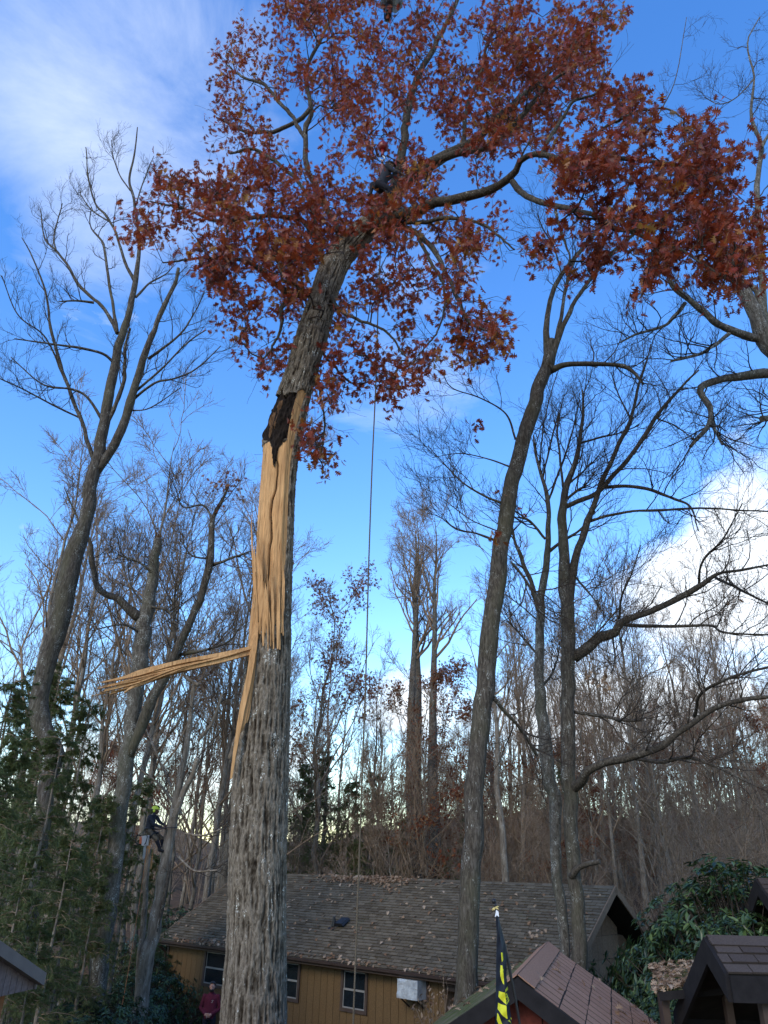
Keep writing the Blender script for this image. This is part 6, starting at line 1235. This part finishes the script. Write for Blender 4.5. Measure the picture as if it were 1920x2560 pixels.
# ------------------------------------------------------------------ crane tip, hook ball, slings, ropes
def build_crane():
    Y = 14.0; bc = PY(957, 367, Y); rad = 13.5 / FPX * zc(bc)
    tip = PY(972, 46, Y); tip = np.array([bc[0], Y, tip[2]]) 
    cr = thing('crane_boom', 'grey crane boom reaching over the oak, with a black head', 'crane', (9.0, -24.0, float(terrain(9, -24))))
    base = np.array([9.0, -24.0, float(terrain(9, -24)) + 2.2]); head = tip + np.array([.05, -.10, .75]); T = unit(base - head); S = unit(np.cross(T, [0, 0, 1.0])); U_ = np.cross(S, T)
    L = np.linalg.norm(base - head)
    for k, (a, b, w, h) in enumerate(((.25, .36, .62, .70), (.34, .68, .74, .84), (.66, 1.0, .88, .98))):
        mb = MB(); p0 = head + T * (L * a if k else .35); p1 = head + T * L * b; q = []
        for c in (p0, p1): q += [c - S * w / 2 - U_ * h * .35, c - S * w * .28 - U_ * h / 2, c + S * w * .28 - U_ * h / 2, c + S * w / 2 - U_ * h * .35, c + S * w / 2 + U_ * h / 2, c - S * w / 2 + U_ * h / 2]
        mb.add(q, [(5, 4, 3, 2, 1, 0), (6, 7, 8, 9, 10, 11)] + [(i, (i + 1) % 6, (i + 1) % 6 + 6, i + 6) for i in range(6)]); mb.build('boom_section', 'crane_grey', cr)
    hdp = MB(); q = []
    for c, sc in ((head + T * .5, 1.0), (head - T * .05, .75)): q += [c - S * .36 * sc - U_ * .36 * sc, c + S * .36 * sc - U_ * .36 * sc, c + S * .36 * sc + U_ * .30, c - S * .36 * sc + U_ * .30]
    hdp.hexa(q); hdp.build('boom_head', 'crane_grey', cr)
    for s in (-1, 1): mb = MB(); mb.prism([tip + S * s * .10 + v for v in (np.array([0, .10, .62]), np.array([0, -.28, .62]), np.array([0, -.20, -.02]), np.array([0, .04, -.02]))], S * s * .03); mb.build('cheek_plate', 'black_metal', cr)
    mb = MB(); P = np.array([[tip + S * -.08 + [0, 0, .12], tip + S * .08 + [0, 0, .12]]]); tubes(mb, P, np.full((1, 2), .17), 18); mb.build('sheave', 'black_metal', cr)
    mb = MB(); mb.box((9, -24, float(terrain(9, -24)) + 1.1), (2.6, 3.2, 2.4)); mb.build('turret', 'crane_grey', cr)
    mb = MB(); tubes(mb, np.array([[tip + [0, 0, .0], bc + [0, 0, rad + .1]]]), np.full((1, 2), .010), 6); mb.build('hoist_cable', 'rope_dark', cr)
    # ball and hook
    hb = thing('hook_ball', 'dark red round crane ball hanging in the oak crown', 'crane ball', tuple(bc - [0, 0, rad + .55])); mb = MB(); ellipsoid(mb, bc, (rad, rad, rad * 1.04), None, 28, 18); mb.build('ball', 'ball_red', hb)
    mb = MB(); tubes(mb, np.array([[bc + [0, 0, rad * .8], bc + [0, 0, rad + .04], bc + [0, 0, rad + .13]]]), np.array([[.07, .06, .02]]), 12); mb.build('socket', 'ball_red', hb)
    z1 = bc - [0, 0, rad]; mb = MB(); tubes(mb, np.array([[z1 + [0, 0, .04], z1 - [0, 0, .10], z1 - [0, 0, .24]]]), np.array([[.055, .048, .045]]), 12); mb.build('swivel', 'ball_red', hb)
    mb = MB(); a = np.linspace(1.57, -3.6, 18); P = np.array([[z1 + [.07 * math.cos(t), 0, -.34 + .08 * math.sin(t)] for t in a]]); tubes(mb, P, np.linspace(.032, .016, 18)[None], 8); mb.build('hook', 'steel', hb)
    # slings from the hook down to the limb
    hk = z1 - [0, 0, .42]; lm = PY(*px_('O', 690, 1900), 14.3); sg = thing('sling', 'pale pinkish lifting slings hanging from the hook to the oak limb', 'sling', tuple(lm))
    for dx, w in ((-.035, .022), (.02, .026)):
        mb = MB(); P, R = resample([hk + [dx * .3, 0, .02], (hk + lm) / 2 + [dx * 1.4, -.03, 0], lm + [dx, -.24, .1], lm + [dx - .02, -.05, -.30]], [w] * 4, 30); tubes(mb, P[None], R[None], 6); mb.build('strap', 'rope_pink', sg)
    # long rope hanging clear beside the trunk
    pts = [(826, 470, 14.2), (818, 620, 14.0), (812, 820, 14.0), (804, 1000, 14), (797, 1200, 14), (793, 1350, 14), (789, 1500, 14), (785, 1600, 14), (776, 1850, 14), (769, 2050, 14), (763, 2212, 14), (760, 2330, 14)]
    P = [PY(x * DS, y * DS, Y_) for x, y, Y_ in pts]; e = P[-1].copy(); e[2] = float(terrain(e[0], e[1])) + .01; P.append(e); P, R = resample(P, [.010] * len(P), 900); s = np.concatenate([[0], np.cumsum(np.linalg.norm(np.diff(P, axis=0), axis=1))])
    mb = MB()
    for ph in (0, 2.094, 4.189): off = np.stack([np.cos(s * 60 + ph), np.sin(s * 60 + ph), s * 0], 1) * .009; tubes(mb, (P + off)[None], R[None] * .9, 5)
    tag(mb.build('hanging_rope', 'rope_tan'), 'long twisted rope hanging straight down right of the split oak trunk', 'rope')
mat('rope_pink', (.30, .16, .16), .8, .2)
build_crane()

# ------------------------------------------------------------------ feather flag
def build_flag():
    Y0 = 9.0; le = [(450, 388), (600, 392), (750, 408), (900, 402), (1100, 398), (1400, 394), (1700, 390), (2000, 387), (2212, 384), (2700, 372)]; re = [(450, 432), (600, 462), (700, 480), (850, 512), (1000, 545), (1150, 566), (1300, 560), (1450, 562), (1600, 580), (1800, 606), (2000, 622), (2212, 650), (2700, 690)]; me = [(450, 410), (600, 425), (750, 440), (900, 468), (1100, 492), (1400, 512), (1700, 540), (1900, 556), (2100, 580), (2212, 590), (2700, 620)]
    f = lambda tab, y: np.interp(y, [t[0] for t in tab], [t[1] for t in tab])
    def dep(x, y):
        l, m, r = f(le, y), f(me, y), f(re, y); t = np.interp(x, [l, m, r], [0, 1, 2]); return Y0 + np.interp(t, [0, .45, 1, 1.5, 2], [.06, -.02, -.05, .01, .05]) + .012 * math.sin(y * .02 + t * 3)
    F = lambda x, y, o=0.: PY(*px_('F', x, y), dep(x, y) - o)
    gx = F(420, 2700); zg = float(terrain(1.5, 9)); root = thing('feather_flag', 'twisted black feather flag with yellow print and round black finial before the pink-roofed hut', 'flag', (float(F(770, 2212)[0]), Y0, zg))
    ys = np.linspace(450, 2700, 70); V = []; n = 14
    for y in ys:
        for k in range(n + 1):
            t = k / n * 2; l, m, r = f(le, y), f(me, y), f(re, y); x = l + (m - l) * t if t < 1 else m + (r - m) * (t - 1); V.append(F(x, y))
    i = np.arange(len(ys) - 1)[:, None] * (n + 1); k = np.arange(n)[None]; q = np.stack([i + k, i + k + 1, i + n + 2 + k, i + n + 1 + k], -1).reshape(-1, 4)
    V = np.array(V); Vb = V + [0, .012, 0]; mb = MB(); mb.add(V, q, 0, True); mb.add(Vb, q[:, ::-1], 0, True); cl = mb.build('cloth', 'flag_black', root)
    def Q(pts): return [((1225 + x * .05424 - 1180) / .15368, (2440 + y * .05424 - 2220) / .15368) for x, y in pts]
    S = [[(472, 1048), (502, 1052), (510, 1165), (490, 1205), (480, 1150)], [(465, 1255), (495, 1262), (500, 1310), (518, 1325), (512, 1390), (524, 1575), (502, 1550), (480, 1500), (462, 1430), (458, 1360)],
         Q([(410, 690), (560, 745), (698, 770), (712, 900), (745, 1310), (640, 1220), (520, 1110), (385, 955)]), Q([(370, 1235), (540, 1310), (755, 1370), (775, 1650), (808, 1985), (640, 1880), (540, 1780), (450, 1650), (350, 1520)]), Q([(335, 1690), (400, 1790), (560, 2212), (390, 2212), (315, 2020)]),
         Q([(700, 640), (810, 480), (832, 610), (705, 770)]), Q([(715, 830), (770, 780), (850, 1000), (890, 1120), (760, 1350), (745, 1290), (735, 1080)]), Q([(815, 2070), (900, 2010), (1000, 2212), (940, 2140)]), Q([(940, 1900), (985, 1930), (995, 2010), (960, 1990)])]
    for poly in S:
        b = bmesh.new(); vs = [b.verts.new((x, y, 0)) for x, y in poly]; b.faces.new(vs); bmesh.ops.triangulate(b, faces=b.faces); bmesh.ops.subdivide_edges(b, edges=b.edges, cuts=3, use_grid_fill=True); bmesh.ops.triangulate(b, faces=b.faces); b.verts.index_update()
        vv = [F(v.co.x, v.co.y, .006) for v in b.verts]; ff = [[v.index for v in fc.verts] for fc in b.faces]; b.free(); mb = MB(); mb.add(vv, ff); mb.build('print', 'flag_yellow', cl)
    # black letter strokes on the small yellow panel
    for poly in (Q([(725, 905), (770, 885), (775, 915), (735, 950)]), Q([(735, 985), (760, 1040), (810, 985), (822, 1015), (775, 1085), (795, 1130), (765, 1110), (740, 1050)]), Q([(755, 1160), (850, 1040), (862, 1070), (770, 1230)])):
        mb = MB(); mb.add([F(x, y, .012) for x, y in poly], [list(range(len(poly)))]); mb.build('lettering', 'flag_black', cl)
    # pole: bowed tip, then straight down to a ground spike
    pl = [(380, 330), (392, 420), (415, 520), (455, 650), (500, 820), (550, 1020), (600, 1250), (640, 1480), (690, 1720), (740, 2000), (790, 2300), (850, 2700)]; P = [PY(*px_('F', x, y), Y0 + .08) for x, y in pl]; e = P[-1].copy(); e[2] = zg - .1; e[0] += (P[-1][0] - P[-2][0]) * .4; P.append(e)
    P, R = resample(P, [.008, .009] + [.016] * 6 + [.013] * 5, 70); mb = MB(); tubes(mb, P[None], R[None], 8); mb.build('pole', 'black_metal', root)
    c = PY(*px_('F', 355, 215), Y0 + .08); r = 36 * .15368 / FPX * zc(c); mb = MB(); ellipsoid(mb, c, (r, r, r * 1.02), None, 20, 14); tubes(mb, np.array([[c - [-.01, 0, r * .8], c - [-.012, 0, r * 1.6], c - [-.015, 0, r * 2.6]]]), np.array([[r * .55, r * .75, r * .62]]), 12); mb.build('finial', 'black_metal', root)
    c = PY(*px_('F', 378, 322), Y0 + .06); mb = MB(); rng = np.random.default_rng(5)
    for k in range(7): a = k * .9; d = unit([math.cos(a), math.sin(a) * .5, rng.uniform(-.8, .6)]) * .045; tubes(mb, np.array([[c, c + d * .6, c + d]]), np.array([[.009, .007, .003]]), 5)
    mb.build('tie', 'gold_tie', root)
    c = PY(*px_('F', 405, 412), Y0 + .03); mb = MB(); mb.hexa([c + np.array(v) * .028 for v in ((-.8, -.5, -1.2), (.7, -.5, -1.1), (.7, .5, -1.1), (-.8, .5, -1.2), (-.2, -.4, 1.2), (.6, -.4, .6), (.6, .4, .6), (-.2, .4, 1.2))]); mb.build('clip', 'white_clip', root)
build_flag()

# ------------------------------------------------------------------ dry weed against the house wall, by the leaning trunk
def build_weed():
    rng = np.random.default_rng(71); root = thing('dry_weed', 'dry stalky weed with curled tan leaves between the ochre wall and the mossy roof', 'weed', tuple(PY(1095, 2600, 18.5) * [1, 1, 0] + [0, 0, float(terrain(1.5, 18.5))]))
    g = np.array(root.location); st = []
    for x, y in ((1108, 2436), (1120, 2470), (1085, 2480), (1060, 2500), (1100, 2510), (1040, 2520), (1070, 2535)): t = PY(x, y, 18.5 + rng.normal(0, .3)); b = g + rng.normal(scale=(.2, .2, 0), size=3); st.append(resample([b, b * .5 + t * .5 + rng.normal(scale=.1, size=3), t], [.010, .008, .004], 8)[0])
    P = np.array(st); R = np.tile(np.linspace(.010, .004, 8), (len(st), 1)); c, cr = grow(P, R, 9, rng, length=.35, ang=(30, 70), npts=4, t0=.35, rmin=.003); mb = MB(); tubes(mb, P, R, 5); tubes(mb, c, cr, 3); mb.build('stalks', 'twig_far', root)
    pos = np.concatenate([c[:, -1], c[:, 2], c[:, -1]]) + rng.normal(scale=.03, size=(len(c) * 3, 3)); mb = MB(); m = len(pos); scatter(mb, ELV, ELF, pos, rand_rot(m, rng), rng.uniform(.06, .12, m)); tag(mb.build('leaves', 'leaf_dead', root), kind='stuff')
build_weed()
